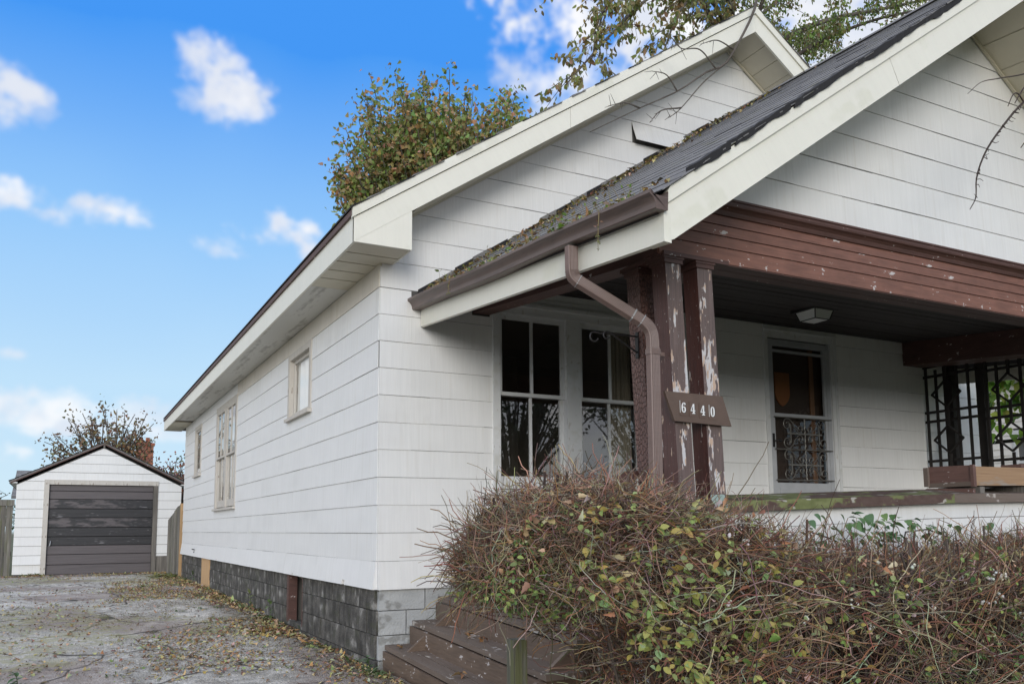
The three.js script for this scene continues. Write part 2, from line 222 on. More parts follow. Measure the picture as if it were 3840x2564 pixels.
class Build {                                          // collects flat-faced boards, wedges and profiles into one geometry
  constructor(along = 'x') { this.p = []; this.n = []; this.u = []; this.along = along; this.o = [R(0, 3), R(0, 3)]; }
  face(pts) {
    const nn = [0, 0, 0]; for (let i = 1; i < pts.length - 1; i++) { const c = cross(sub(pts[i], pts[0]), sub(pts[i + 1], pts[0])); nn[0] += c[0]; nn[1] += c[1]; nn[2] += c[2]; }
    if (len(nn) < 1e-12) return this; const n = nrm(nn);
    let U; if (this.along.length === 3 && typeof this.along !== 'string') { const a = this.along, k = dot(a, n); U = sub(a, mul(n, k)); U = len(U) < .05 ? nrm(cross([.3, .9, .2], n)) : nrm(U); }
    else if (Math.abs(n[1]) < .8) U = nrm(cross([0, 1, 0], n)); else { const a = this.along === 'z' ? [0, 0, 1] : [1, 0, 0]; U = nrm(sub(a, mul(n, dot(a, n)))); }
    const V = cross(n, U), uv = (q) => [dot(q, U) + this.o[0], dot(q, V) + this.o[1]];
    for (let i = 1; i < pts.length - 1; i++) for (const q of [pts[0], pts[i], pts[i + 1]]) { this.p.push(...q); this.n.push(...n); this.u.push(...uv(q)); }
    return this;
  }
  prism(pts, d) {                                      // polygon, wound so that it faces away from d, extruded by d
    const c = mul(nrm(d), 1); const nn = [0, 0, 0]; for (let i = 1; i < pts.length - 1; i++) { const q = cross(sub(pts[i], pts[0]), sub(pts[i + 1], pts[0])); nn[0] += q[0]; nn[1] += q[1]; nn[2] += q[2]; }
    if (dot(nn, c) > 0) pts = [...pts].reverse();
    const b = pts.map((q) => add(q, d)); this.face(pts); this.face([...b].reverse());
    for (let i = 0; i < pts.length; i++) { const j = (i + 1) % pts.length; this.face([pts[j], pts[i], b[i], b[j]]); }
    return this;
  }
  hexa(a) {                                            // eight corners a[i + 2 j + 4 k] of a right-handed i, j, k box
    const f = (...k) => this.face(k.map((i) => a[i]));
    f(4, 5, 7, 6); f(1, 0, 2, 3); f(0, 4, 6, 2); f(5, 1, 3, 7); f(6, 7, 3, 2); f(0, 1, 5, 4); return this;
  }
  box(x0, x1, y0, y1, z0, z1, W = FRONT) { const a = []; for (const z of [z0, z1]) for (const y of [y0, y1]) for (const x of [x0, x1]) a.push(W(x, y, z)); return this.hexa(a); }
  beam(a, b, w, h, up = [0, 1, 0]) { const d = nrm(sub(b, a)), s = nrm(cross(d, up)), v = cross(s, d), q = []; const c = [[-1, -1], [1, -1], [1, 1], [-1, 1]].map(([i, j]) => add(mul(s, i * w / 2), mul(v, j * h / 2))); return this.prism(c.map((e) => add(a, e)), sub(b, a)); }
  sweep(profile, path, closedProfile = true, up = [0, 1, 0]) {   // profile: [side, up] pairs carried along the path
    const n = path.length, rings = path.map((q, i) => { const d = nrm(sub(path[Math.min(i + 1, n - 1)], path[Math.max(i - 1, 0)])); let s = cross(d, up); s = len(s) < .1 ? [0, 0, 1] : nrm(s); const v = cross(s, d); return profile.map(([a, b]) => add(q, add(mul(s, a), mul(v, b)))); });
    const m = profile.length; for (let i = 0; i < n - 1; i++) for (let j = 0; j < (closedProfile ? m : m - 1); j++) { const k = (j + 1) % m; this.face([rings[i][j], rings[i][k], rings[i + 1][k], rings[i + 1][j]]); }
    if (closedProfile) { this.face([...rings[0]].reverse()); this.face(rings[n - 1]); } return this;
  }
  geo(crease = 0) { let g = new THREE.BufferGeometry(); g.setAttribute('position', new THREE.Float32BufferAttribute(this.p, 3)); g.setAttribute('normal', new THREE.Float32BufferAttribute(this.n, 3)); g.setAttribute('uv', new THREE.Float32BufferAttribute(this.u, 2)); if (crease) g = toCreasedNormals(g, crease); return g; }
  to(name, mat, parent, crease) { return put(name, this.geo(crease), mat, parent); }
}
const B = (along) => new Build(along);
function limb(pts, rad, sides = 6) {                   // a tapering round branch
  const P = [], N = [], U = [], I = []; let s = null, L = 0;
  pts.forEach((q, i) => {
    const d = nrm(sub(pts[Math.min(i + 1, pts.length - 1)], pts[Math.max(i - 1, 0)]));
    s = s ? nrm(sub(s, mul(d, dot(s, d)))) : nrm(cross(d, Math.abs(d[1]) < .9 ? [0, 1, 0] : [1, 0, 0]));
    const v = cross(d, s), r = typeof rad === 'function' ? rad(i / (pts.length - 1)) : mix(rad[0], rad[1], i / (pts.length - 1)); if (i) L += len(sub(q, pts[i - 1]));
    for (let k = 0; k <= sides; k++) { const a = k / sides * Math.PI * 2, n = add(mul(s, Math.cos(a)), mul(v, Math.sin(a))); P.push(...add(q, mul(n, r))); N.push(...n); U.push(k / sides * r * 6, L); }
  });
  const w = sides + 1; for (let i = 0; i < pts.length - 1; i++) for (let k = 0; k < sides; k++) { const a = i * w + k; I.push(a, a + 1, a + w, a + 1, a + w + 1, a + w); }
  const last = (pts.length - 1) * w, c = P.length / 3; P.push(...pts[pts.length - 1]); N.push(...nrm(sub(pts[pts.length - 1], pts[pts.length - 2]))); U.push(0, L); for (let k = 0; k < sides; k++) I.push(last + k, last + k + 1, c);
  const g = new THREE.BufferGeometry(); g.setAttribute('position', new THREE.Float32BufferAttribute(P, 3)); g.setAttribute('normal', new THREE.Float32BufferAttribute(N, 3)); g.setAttribute('uv', new THREE.Float32BufferAttribute(U, 2)); g.setIndex(I); return g;
}
function clipPoly(poly, planes) {                      // keep a x + b y <= c
  for (const [a, b, c] of planes) { const out = []; for (let i = 0; i < poly.length; i++) { const p = poly[i], q = poly[(i + 1) % poly.length], dp = a * p[0] + b * p[1] - c, dq = a * q[0] + b * q[1] - c; if (dp <= 0) out.push(p); if ((dp < 0 && dq > 0) || (dp > 0 && dq < 0)) { const t = dp / (dp - dq); out.push([p[0] + (q[0] - p[0]) * t, p[1] + (q[1] - p[1]) * t]); } } poly = out; if (poly.length < 3) return []; }
  return poly;
}
function minus(rects, h) {                             // rectangles less the opening h = [x0, x1, y0, y1]
  const out = []; for (const r of rects) { if (h[1] <= r[0] || h[0] >= r[1] || h[3] <= r[2] || h[2] >= r[3]) { out.push(r); continue; } const [a, b, c, d] = r; if (h[0] > a) out.push([a, h[0], c, d]); if (h[1] < b) out.push([h[1], b, c, d]); const l = Math.max(a, h[0]), m = Math.min(b, h[1]); if (h[2] > c) out.push([l, m, c, h[2]]); if (h[3] < d) out.push([l, m, h[3], d]); } return out;
}
// courses of siding shingles: each shingle a wedge lapping over the course below, a dark joint round it
function shingles(parent, W, o) {
  const loose = B();
  for (let r = o.r0; r <= o.r1; r++) {
    const t0 = r * o.h + (o.t0 || 0), t1 = t0 + o.h, tw = o.w || .745, off = o.off(r), k0 = Math.floor((o.s0 - off) / tw);
    for (let k = k0; off + k * tw < o.s1; k++) {
      const a = Math.max(o.s0, off + k * tw + .0003), b = Math.min(o.s1, off + (k + 1) * tw - .0003); if (b - a < .02) continue;
      let rects = [[a, b, t0 + (o.gap ?? .004), t1 + .001]]; for (const h of o.holes || []) rects = minus(rects, h);
      const lift = o.lift ? o.lift(r, (a + b) / 2) : 0, dy = R(-.0015, .0015), dn = R(-.0004, .0004);
      const nb = (r === -1 && o.flare ? .047 : .0125) + dn + lift, nt = r === -1 && o.flare ? .013 : .006, b1 = o.individual && !o.individual((a + b) / 2, r) ? loose : B(); let any = false;
      if (o.skip && o.skip(a, b, t0, t1)) continue;
      for (const q of rects) {
        const poly = clipPoly([[q[0], q[2]], [q[1], q[2]], [q[1], q[3]], [q[0], q[3]]], o.clip || []); if (poly.length < 3) continue; any = true;
        const N = (t) => mix(nb, nt, (t - t0) / o.h), sh = o.shear || (() => 0), f = poly.map(([s, t]) => W(s, t + dy + sh(s), N(t) + (o.n || 0))), g = poly.map(([s, t]) => W(s, t + dy + sh(s), (o.n || 0) + (lift ? N(t) - .007 : .001)));
        b1.face(f); b1.face([...g].reverse()); for (let i = 0; i < f.length; i++) { const j = (i + 1) % f.length; b1.face([f[j], f[i], g[i], g[j]]); }
      }
      if (any && b1 !== loose) b1.to('siding_shingle', o.mat ? o.mat(r, (a + b) / 2) : rnd() < .05 ? SIDDIRTY : SID[Math.floor(rnd() * 4)], parent);
    }
  }
  if (loose.p.length) stuff(loose.to('siding_shingles', SID[0], parent));
}
function wallShape(pts, holes, W, n0, n1) {            // a wall with openings, n0..n1 thick
  const s = new THREE.Shape(pts.map((p) => new THREE.Vector2(...p)));
  for (const h of holes) s.holes.push(new THREE.Path([[h[0], h[2]], [h[0], h[3]], [h[1], h[3]], [h[1], h[2]]].map((p) => new THREE.Vector2(...p))));
  const g = new THREE.ExtrudeGeometry(s, { depth: n1 - n0, bevelEnabled: false }), a = g.attributes.position;
  for (let i = 0; i < a.count; i++) { const q = W(a.getX(i), a.getY(i), a.getZ(i) + n0); a.setXYZ(i, ...q); }
  g.computeVertexNormals(); return g;
}
// a sash window: casing, sill, sashes with glazing bars, panes, and what hangs behind them
function sashWindow(parent, W, o) {
  const { s0, s1, t0, t1, bays, meet, mat, c = .07 } = o, proud = o.proud ?? .032, set = o.set ?? -.035;
  const cas = B(); cas.box(s0, s0 + c, t0, t1, -.01, proud, W); cas.box(s1 - c, s1, t0, t1, -.01, proud, W); cas.box(s0 + c, s1 - c, t1 - (o.head ?? c), t1, -.01, proud - .002, W);
  for (let i = 0; i + 1 < bays.length; i++) cas.box(bays[i][1], bays[i + 1][0], t0, t1 - (o.head ?? c), -.06, proud - .008, W);
  cas.box(s0 + c - .012, s0 + c + .003, t0, t1 - .01, -.11, -.002, W); cas.box(s1 - c - .003, s1 - c + .012, t0, t1 - .01, -.11, -.002, W); cas.box(s0 + c, s1 - c, t1 - (o.head ?? c) - .006, t1 - (o.head ?? c) + .02, -.11, -.012, W);
  const win = cas.to('window', mat, parent);
  if (o.mould) B().box(s0 - .03, s1 + .03, o.mould, o.mould + .03, proud - .01, proud + .035, W).box(s0 - .02, s1 + .02, o.mould + .031, o.mould + .05, proud - .01, proud + .02, W).to('head_moulding', mat, win);
  B().hexa([W(s0 - .03, t0 - .05, -.1), W(s1 + .03, t0 - .05, -.1), W(s0 - .03, t0 + .012, -.1), W(s1 + .03, t0 + .012, -.1), W(s0 - .03, t0 - .05, proud + .035), W(s1 + .03, t0 - .05, proud + .035), W(s0 - .03, t0 - .012, proud + .035), W(s1 + .03, t0 - .012, proud + .035)]).to('sill', mat, win);
  for (const [a, b] of bays) {
    const st = o.stile ?? .05, top = t1 - (o.head ?? c), parts = meet ? [[t0 + .012, meet + .018, set - .02, o.bottom ?? .11, .036], [meet - .018, top, set + .012, .036, o.toprail ?? .05]] : [[t0 + .012, top, set, o.bottom ?? .045, o.toprail ?? .045]];
    for (const [y0, y1, n, lo, hi] of parts) {
      const f = B(); f.box(a, a + st, y0, y1, n - .03, n, W); f.box(b - st, b, y0, y1, n - .03, n, W); f.box(a + st, b - st, y0, y0 + lo, n - .03, n - .001, W); f.box(a + st, b - st, y1 - hi, y1, n - .03, n - .001, W);
      const sash = f.to('sash', mat, win); const xm = (a + b) / 2;
      if (o.muntin) B().box(xm - .014, xm + .014, y0 + lo, y1 - hi, n - .026, n - .004, W).to('glazing_bar', mat, win);
      for (const [p, q] of o.muntin ? [[a + st, xm - .014], [xm + .014, b - st]] : [[a + st, b - st]]) B().face([W(p, y0 + lo, n - .016), W(q, y0 + lo, n - .016), W(q, y1 - hi, n - .016), W(p, y1 - hi, n - .016)]).to('pane', GLASS, win);
    }
  }
  return win;
}
function curtain(parent, W, s0, s1, t0, t1, n, mat, folds, seed) {
  const r = rng(seed), P = [], I = [], M = 60; for (let i = 0; i <= M; i++) { const u = i / M, s = mix(s0, s1, u), d = .022 * Math.sin(u * folds * 6.283 + r() * .5) + .008 * Math.sin(u * folds * 17); P.push(...W(s, t1, n + d * .7), ...W(s, t0, n + d)); if (i < M) { const k = i * 2; I.push(k, k + 1, k + 2, k + 1, k + 3, k + 2); } }
  const g = new THREE.BufferGeometry(); g.setAttribute('position', new THREE.Float32BufferAttribute(P, 3)); g.setIndex(I); g.computeVertexNormals(); return put('curtain', g, mat, parent);
}

// ---------------------------------------------------------------- ground
const groundY = (x, z) => { const f = z > 0 ? -.925 - Math.min(z, 8) * .006 : z > -9 ? -.925 - z * .0165 : -.776 + Math.max(-.022, (z + 9) * .0027); return f; };
const GROUND_B = -.925;
{
  const LAWN = std({ roughness: 1, map: tex(512, 512, 5, 5, (u, v) => { const f = fbm(u, v, 10, 10, 601, 5), g = pn(u * 200, v * 200, 200, 200, 603); return mix3([.10, .085, .05], [.06, .085, .025], f).map((x) => x * (.6 + .8 * g)); }) });
  const N = 80, P = [], I = []; const ax = (i) => { const t = (i / N - .5) * 2; return Math.sign(t) * (Math.abs(t) * 25 + Math.pow(Math.abs(t), 4) * 420); };
  const U = []; for (let j = 0; j <= N; j++) for (let i = 0; i <= N; i++) { const x = ax(i), z = ax(j); P.push(x, groundY(x, z) - .045, z); U.push(x, z); }
  for (let j = 0; j < N; j++) for (let i = 0; i < N; i++) { const a = j * (N + 1) + i; I.push(a, a + N + 1, a + 1, a + 1, a + N + 1, a + N + 2); }
  const g = new THREE.BufferGeometry(); g.setAttribute('position', new THREE.Float32BufferAttribute(P, 3)); g.setAttribute('uv', new THREE.Float32BufferAttribute(U, 2)); g.setIndex(I); g.computeVertexNormals();
  structure(put('ground', g, LAWN));
}
const DX0 = -6.6, DX1 = .02, DZ0 = -17.35, DZ1 = 11;
const bump = (x, z) => .022 * (fbm3(x * .55, 0, z * .55, 21, 3) - .5) + .03 * (fbm3(x * 1.6, 2, z * 1.6, 23, 3) - .5) * sst(.3, .7, fbm3(x * .35, 5, z * .35, 27, 2)) + .034 * (fbm3(x * 5, 3, z * 5, 29, 3) - .5);
const driveY = (x, z) => groundY(x, z) + bump(x, z);
{
  const w = DX1 - DX0, h = DZ1 - DZ0;
  const cell = (x, y, s) => { let a = 9, b = 9; for (let i = -1; i <= 1; i++) for (let j = -1; j <= 1; j++) { const cx = Math.floor(x) + i, cy = Math.floor(y) + j, q = Math.hypot(cx + h2(cx, cy, s) - x, cy + h2(cx, cy, s + 1) - y); if (q < a) { b = a; a = q; } else if (q < b) b = q; } return b - a; };
  const ASPHALT = std({ roughness: .93, map: tex(1024, 1536, 1, 1, (u, v) => {
    const x = DX0 + u * w, z = DZ0 + v * h, f = fbm3(x * .9, 1, z * .9, 31, 3), g = fbm3(x * 11, 4, z * 11, 33, 2), gr = h2(Math.floor(u * 1024), Math.floor(v * 1536), 9);
    let c = mix3([.33, .305, .262], [.60, .565, .505], sst(.3, .7, f * .5 + g * .5)).map((q) => q * (.62 + .72 * gr));
    c = mix3(c, [.25, .18, .155], .5 * sst(.56, .68, n3(x * .8 + 9, 6, z * .8, 37)));
    const wx = x + (fbm3(x * 2, 7, z * 2, 41, 2) - .5) * .7, wz = z + (fbm3(x * 2, 8, z * 2, 43, 2) - .5) * .7;
    const crack = 1 - sst(.008, .034, cell(wx * .75, wz * .75, 45)), fine = (1 - sst(0, .05, cell(wx * 2.6, wz * 2.6, 49))) * sst(.45, .6, n3(x * .6, 9, z * .6, 51));
    c = mix3(c, [.05, .043, .034], Math.max(crack * .95, fine * .8));
    const mossy = sst(.60, .68, fbm3(x * .75, 3, z * .5, 53, 3) + .17 * sst(-1.9, -3.2, x) * sst(-7, -14, z) + .05 * sst(-1.7, -.3, x)) * sst(.38, .55, g);
    c = mix3(c, mix3([.15, .15, .04], [.27, .25, .07], g), mossy * .6 * (.5 + gr * .7));
    const dirt = sst(-.75, -.1, x + .5 * (f - .5)) * sst(.35, .6, g * .6 + f * .4); return mix3(c, mix3([.055, .042, .03], [.13, .10, .07], gr), dirt * .75);
  }) });
  const bumpT = tex(512, 512, 1.3, 1.3, (u, v) => { const a = fbm(u, v, 40, 40, 61, 3), b = pn(u * 160, v * 160, 160, 160, 63); return .5 * a + .5 * b; }, false);
  ASPHALT.bumpMap = bumpT; ASPHALT.bumpScale = .02; bumpT.repeat.set(w / 1.3, h / 1.3);
  const nx = 130, nz = 560, P = [], U = [], I = [];
  for (let j = 0; j <= nz; j++) for (let i = 0; i <= nx; i++) { const x = DX0 + w * i / nx, z = DZ0 + h * j / nz; P.push(x, driveY(x, z), z); U.push(i / nx, j / nz); }
  for (let j = 0; j < nz; j++) for (let i = 0; i < nx; i++) { const a = j * (nx + 1) + i; I.push(a, a + nx + 1, a + 1, a + 1, a + nx + 1, a + nx + 2); }
  const g = new THREE.BufferGeometry(); g.setAttribute('position', new THREE.Float32BufferAttribute(P, 3)); g.setAttribute('uv', new THREE.Float32BufferAttribute(U, 2)); g.setIndex(I); g.computeVertexNormals();
  structure(put('driveway', g, ASPHALT));
}

// ---------------------------------------------------------------- the house
const HX = 8.6, HZ = -14.02, house = thing('bungalow_house', 'white shingle-sided bungalow with a brown peeling front porch under a sagging gable', 'house', [0, GROUND_B, 0]);
const wLine = (x) => 3.0 + .6794 * x;                 // underside of the main gable
const FW = [1.15, 3.02, .66, 2.58], DOOR = [4.72, 5.78, -.2, 2.5];           // openings of the front wall
const LWIN = { small: [-3.51, -2.38, 1.68, 2.5], wide: [-9.3, -7.18, .66, 2.55], far: [-12.25, -11.27, 1.45, 2.52] };
const frontWall = put('front_wall', wallShape([[0, -.26], [HX, -.26], [HX, 3.0], [4.3, wLine(4.3) + .02], [0, 3.02]], [FW, DOOR], FRONT, -.12, 0), BACKING, house);
const sideWall = put('side_wall', wallShape([[HZ, -.26], [-.121, -.26], [-.121, 2.9], [HZ, 2.9]], Object.values(LWIN), LEFT, -.12, 0), BACKING, house);
put('rear_wall', wallShape([[0, -.26], [HX, -.26], [HX, 3.0], [4.3, wLine(4.3)], [0, 3.0]], [], FRONT, HZ, HZ + .12), SID[0], house);
B().box(HX - .12, HX, -.26, 3.0, HZ + .12, -.121).to('right_wall', SID[1], house);
{ const room = B(); room.box(.13, HX - .13, -.3, -.2, HZ + .13, -.13); room.box(.13, HX - .13, 2.78, 2.85, HZ + .13, -.13); room.box(.13, HX - .13, -.2, 2.78, -3.6, -3.5); room.box(3.3, 3.38, -.2, 2.78, -3.49, -.13); room.to('interior_partition', DARKROOM, house); }
shingles(frontWall, FRONT, {
  r0: -1, r1: 24, h: .25, s0: 0, s1: HX, flare: true, holes: [[FW[0] - .0, FW[1] + .0, FW[2] - .05, FW[3]], [4.69, 5.885, -.3, 2.645], [.305, .37, 2.435, 2.5], [.93, 1.125, 2.34, 2.5]], clip: [[-.6794, 1, 3.01], [.6794, 1, 3.01 + .6794 * 8.6]],
  off: (r) => r === -1 ? .21 : r < 2 ? .5 : r >= 10 ? (r % 2 ? .276 : .651) : (r % 2 ? .5 : .31),
  lift: (r, s) => r === 18 && s > 2.8 && s < 3.5 ? .085 : 0,
  skip: (a, b, t0, t1) => (a > .96 && b < 7.4 && t0 > 2.68 && t1 < 2.42 + .67 * (Math.min(a, 8.4 - b) - .36)) || (a > .3 && t1 < -.2 && a > 1.6) || (a > 3 && b < 8 && t1 < .2) || (a > 8.3 && t0 > 2.9) || (a > 5.6 && t0 > 2.9),
});
shingles(sideWall, LEFT, {
  r0: -1, r1: 10, h: .25, s0: HZ, s1: 0, flare: true, holes: [...Object.values(LWIN), [-.95, -.86, -.27, -.2], [-3.0, -2.965, -.27, -.222], [-8.7, -8.63, -.27, -.215]], clip: [[0, 1, 2.722]],
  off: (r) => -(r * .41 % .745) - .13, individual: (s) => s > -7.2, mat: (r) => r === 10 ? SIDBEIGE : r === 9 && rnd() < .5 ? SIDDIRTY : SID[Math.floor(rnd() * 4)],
});
// foundation of concrete blocks
const foundation = B().box(.03, .3, -1.4, -.261, HZ + .03, -3.42).box(.03, .3, -1.4, -.261, -2.62, -.03).box(.03, .3, -1.4, -.82, -3.42, -2.62).box(.3, HX - .03, -1.4, -.261, -.3, -.03).box(HX - .3, HX - .03, -1.4, -.261, HZ + .3, -.3).box(.3, HX - .03, -1.4, -.261, HZ + .03, HZ + .3).to('foundation', MORTAR, house);
{
  const rows = [[-1.12, -.866], [-.858, -.651], [-.643, -.436], [-.428, -.225]];
  rows.forEach(([y0, y1], r) => {
    for (let s = HZ - .2 + (r % 2) * .225; s < -.0; s += .45) {
      let rects = [[Math.max(s, HZ + .02), Math.min(s + .441, -.012), y0, y1]]; if (rects[0][1] - rects[0][0] < .05) continue;
      for (const h of [[-3.42, -2.62, -.80, -.2], [-10.72, -9.68, -.82, -.2]]) rects = minus(rects, h);
      const b = B(), n = R(-.004, .004); for (const [a, c, d, e] of rects) if (c - a > .03) b.box(a, c, d, e, -.05, n + .004, LEFT);
      if (b.p.length) b.to('foundation_block', BLOCK[Math.floor(rnd() * 3)], foundation);
    }
    for (let x = .018 + (r % 2 ? .0 : -.18), k = 0; x < .9; x += .44, k++) B().box(Math.max(x, .016), x + .43, y0, y1, -.05, R(.002, .006)).to('foundation_block', BLOCKPALE, foundation);
  });
  B().box(-10.70, -9.70, -.86, -.22, -.03, .015, LEFT).to('plywood_panel', PLY, house);
  const hatch = B().box(-3.41, -3.31, -.82, -.22, -.10, .004, LEFT).box(-2.66, -2.63, -.82, -.22, -.10, .004, LEFT).to('hatch_frame', REDDARK, house); hatch.userData.label = 'dark brown frame of the half-open basement hatch';
  B().box(-3.278, -2.86, -.80, -.22, -.22, -.20, LEFT).to('hatch_board', CEILDARK, house);
  const t = B('z').beam([-.045, -.155, -11.7], [-.01, -.16, -11.7], .03, .03).beam([-.05, -.1, -11.7], [-.05, -.2, -11.7], .035, .03).beam([-.06, -.10, -11.82], [-.06, -.10, -11.58], .02, .02).to('outdoor_tap', BLACKIRON, house);
}
// windows
sashWindow(house, FRONT, { s0: 1.15, s1: 3.02, t0: .66, t1: 2.58, head: .18, c: .075, bays: [[1.225, 1.99], [2.16, 2.945]], meet: 1.602, muntin: true, mat: WHITEWOOD, mould: 2.475, stile: .045, bottom: .12, proud: .03 });
curtain(house, FRONT, 2.64, 2.93, .72, 2.4, -.2, CURTAIN, 5, 6);
sashWindow(house, LEFT, { s0: -9.3, s1: -7.18, t0: .69, t1: 2.55, c: .09, bays: [[-9.21, -8.33], [-8.15, -7.25]], meet: 1.60, muntin: true, mat: FLAKYWOOD, proud: .022, set: .010, bottom: .12, stile: .06 });
curtain(house, LEFT, -9.15, -7.3, .75, 2.4, -.24, NETCURTAIN, 14, 8);
sashWindow(house, LEFT, { s0: -12.25, s1: -11.27, t0: 1.47, t1: 2.52, c: .09, bays: [[-12.16, -11.36]], meet: 0, mat: FLAKYWOOD, proud: .022, set: .006 });
curtain(house, LEFT, -12.1, -11.4, 1.5, 2.45, -.24, std({ color: lin(.2, .19, .165) }), 9, 9);
sashWindow(house, LEFT, { s0: -3.51, s1: -2.38, t0: 1.69, t1: 2.5, c: .08, bays: [[-3.43, -2.46]], meet: 0, mat: FLAKYWOOD, proud: .024, set: -.03 });
curtain(house, LEFT, -3.42, -2.45, 1.7, 2.45, -.10, NETCURTAIN, 3, 10);
// front door: white casing, aluminium storm door with a scrolled grille, brown door behind it
{
  const cas = B().box(4.69, 4.745, -.2, 2.645, -.01, .03).box(5.775, 5.885, -.2, 2.645, -.01, .03).box(4.745, 5.775, 2.50, 2.645, -.01, .028).box(4.69, 5.885, 2.585, 2.6, .028, .05).box(5.83, 5.85, -.2, 2.58, .03, .042).box(4.745, 4.755, -.2, 2.5, -.12, .012).box(5.765, 5.775, -.2, 2.5, -.12, .012).to('door_casing', WHITEWOOD, house);
  const n0 = -.02, n1 = .018, d = B().box(4.758, 4.815, -.12, 2.485, n0, n1).box(5.70, 5.762, -.12, 2.485, n0, n1).box(4.815, 5.70, 2.41, 2.485, n0, n1 - .001).box(4.815, 5.70, 2.335, 2.365, n0, n1 - .006).box(4.815, 5.70, 1.565, 1.605, n0, n1 - .003).box(4.815, 4.835, .79, 2.41, n0, n1 - .008).box(5.66, 5.70, .79, 2.41, n0, n1 - .008).box(4.815, 5.70, -.12, .79, n0 + .01, n1 - .006).box(4.86, 5.66, -.02, .735, n1 - .006, n1 + .003).to('storm_door', ALUGREY, house);
  for (const [a, b] of [[.79, 1.565], [1.605, 2.335], [2.365, 2.41]]) B().face([[4.835, a, .0], [5.66, a, .0], [5.66, b, .0], [4.835, b, .0]]).to('pane', DOORGLASS, d);
  const bar = (y) => put('grille_bar', limb([[4.795, y, .04], [5.725, y + .002, .04]], [.008, .008], 6), IRON, d); [1.555, 1.18, .82].forEach(bar);
  const tw = []; for (let i = 0; i <= 40; i++) { const t = i / 40; tw.push([5.272 + .004 * Math.sin(t * 80), mix(.82, 1.555, t), .04 + .004 * Math.cos(t * 80)]); } put('grille_bar', limb(tw, (t) => .0075 + .0025 * Math.sin(t * 60), 6), IRON, d);
  const scroll = (cx, cy, sx, sy) => {                // an S of flat iron ending in two spirals
    const p = [], D = Math.PI / 180; for (let i = 0; i <= 26; i++) { const t = i / 26, a = mix(-330, 118, t) * D, r = mix(.018, .072, t); p.push([cx + sx * (.285 + Math.cos(a) * r), cy + sy * (.105 + Math.sin(a) * r), .045]); }
    p.push([cx + sx * .205, cy + sy * .135, .045], [cx + sx * .17, cy + sy * .07, .045]);
    for (let i = 0; i <= 22; i++) { const t = i / 22, a = mix(-20, -440, t) * D, r = mix(.052, .014, t); p.push([cx + sx * (.085 + Math.cos(a) * r), cy + sy * (.062 + Math.sin(a) * r), .045]); }
    put('grille_scroll', limb(new THREE.CatmullRomCurve3(p.map((q) => new THREE.Vector3(...q))).getPoints(90).map((q) => [q.x, q.y, q.z]), [.0065, .0065], 5), IRON, d);
  };
  for (const cy of [1.368, 1.0]) { for (const sx of [-1, 1]) for (const sy of [-1, 1]) scroll(5.272, cy, sx, sy); B().box(4.99, 5.55, cy - .008, cy + .008, .034, .046).to('grille_bar', IRON, d); for (const x of [5.04, 5.50]) B().box(x - .007, x + .007, cy - .11, cy + .11, .036, .048).to('grille_bar', IRON, d); }
  const kb = B().box(4.775, 4.805, 1.2, 1.36, n1, n1 + .01).to('handle', BLACKIRON, d); put('knob', new THREE.SphereGeometry(.022, 14, 10).scale(1, .9, 1.1).translate(4.845, 1.275, .07), BLACKIRON, d); put('knob', limb([[4.795, 1.275, .028], [4.84, 1.275, .065]], [.008, .01], 6), BLACKIRON, d);
  const inner = B().box(4.76, 5.76, -.18, 2.49, -.115, -.07).to('inner_door', std({ color: lin(.030, .017, .010), roughness: .5 }), house);
  const s = new THREE.Shape(); s.moveTo(4.93, 2.1); s.lineTo(5.15, 2.1); s.lineTo(5.15, 1.86); s.quadraticCurveTo(5.14, 1.76, 5.04, 1.71); s.quadraticCurveTo(4.94, 1.76, 4.93, 1.86); put('door_shield', new THREE.ExtrudeGeometry(s, { depth: .012, bevelEnabled: true, bevelSize: .008, bevelThickness: .006, bevelSegments: 2 }).translate(0, 0, -.07), std({ color: lin(.20, .075, .02), roughness: .6 }), inner);
  B().box(5.49, 5.56, -.1, 2.48, -.07, -.055).to('door_strip', std({ color: lin(.15, .075, .035), roughness: .5 }), inner);  // paler brown upright strip on the face of the inner door
}
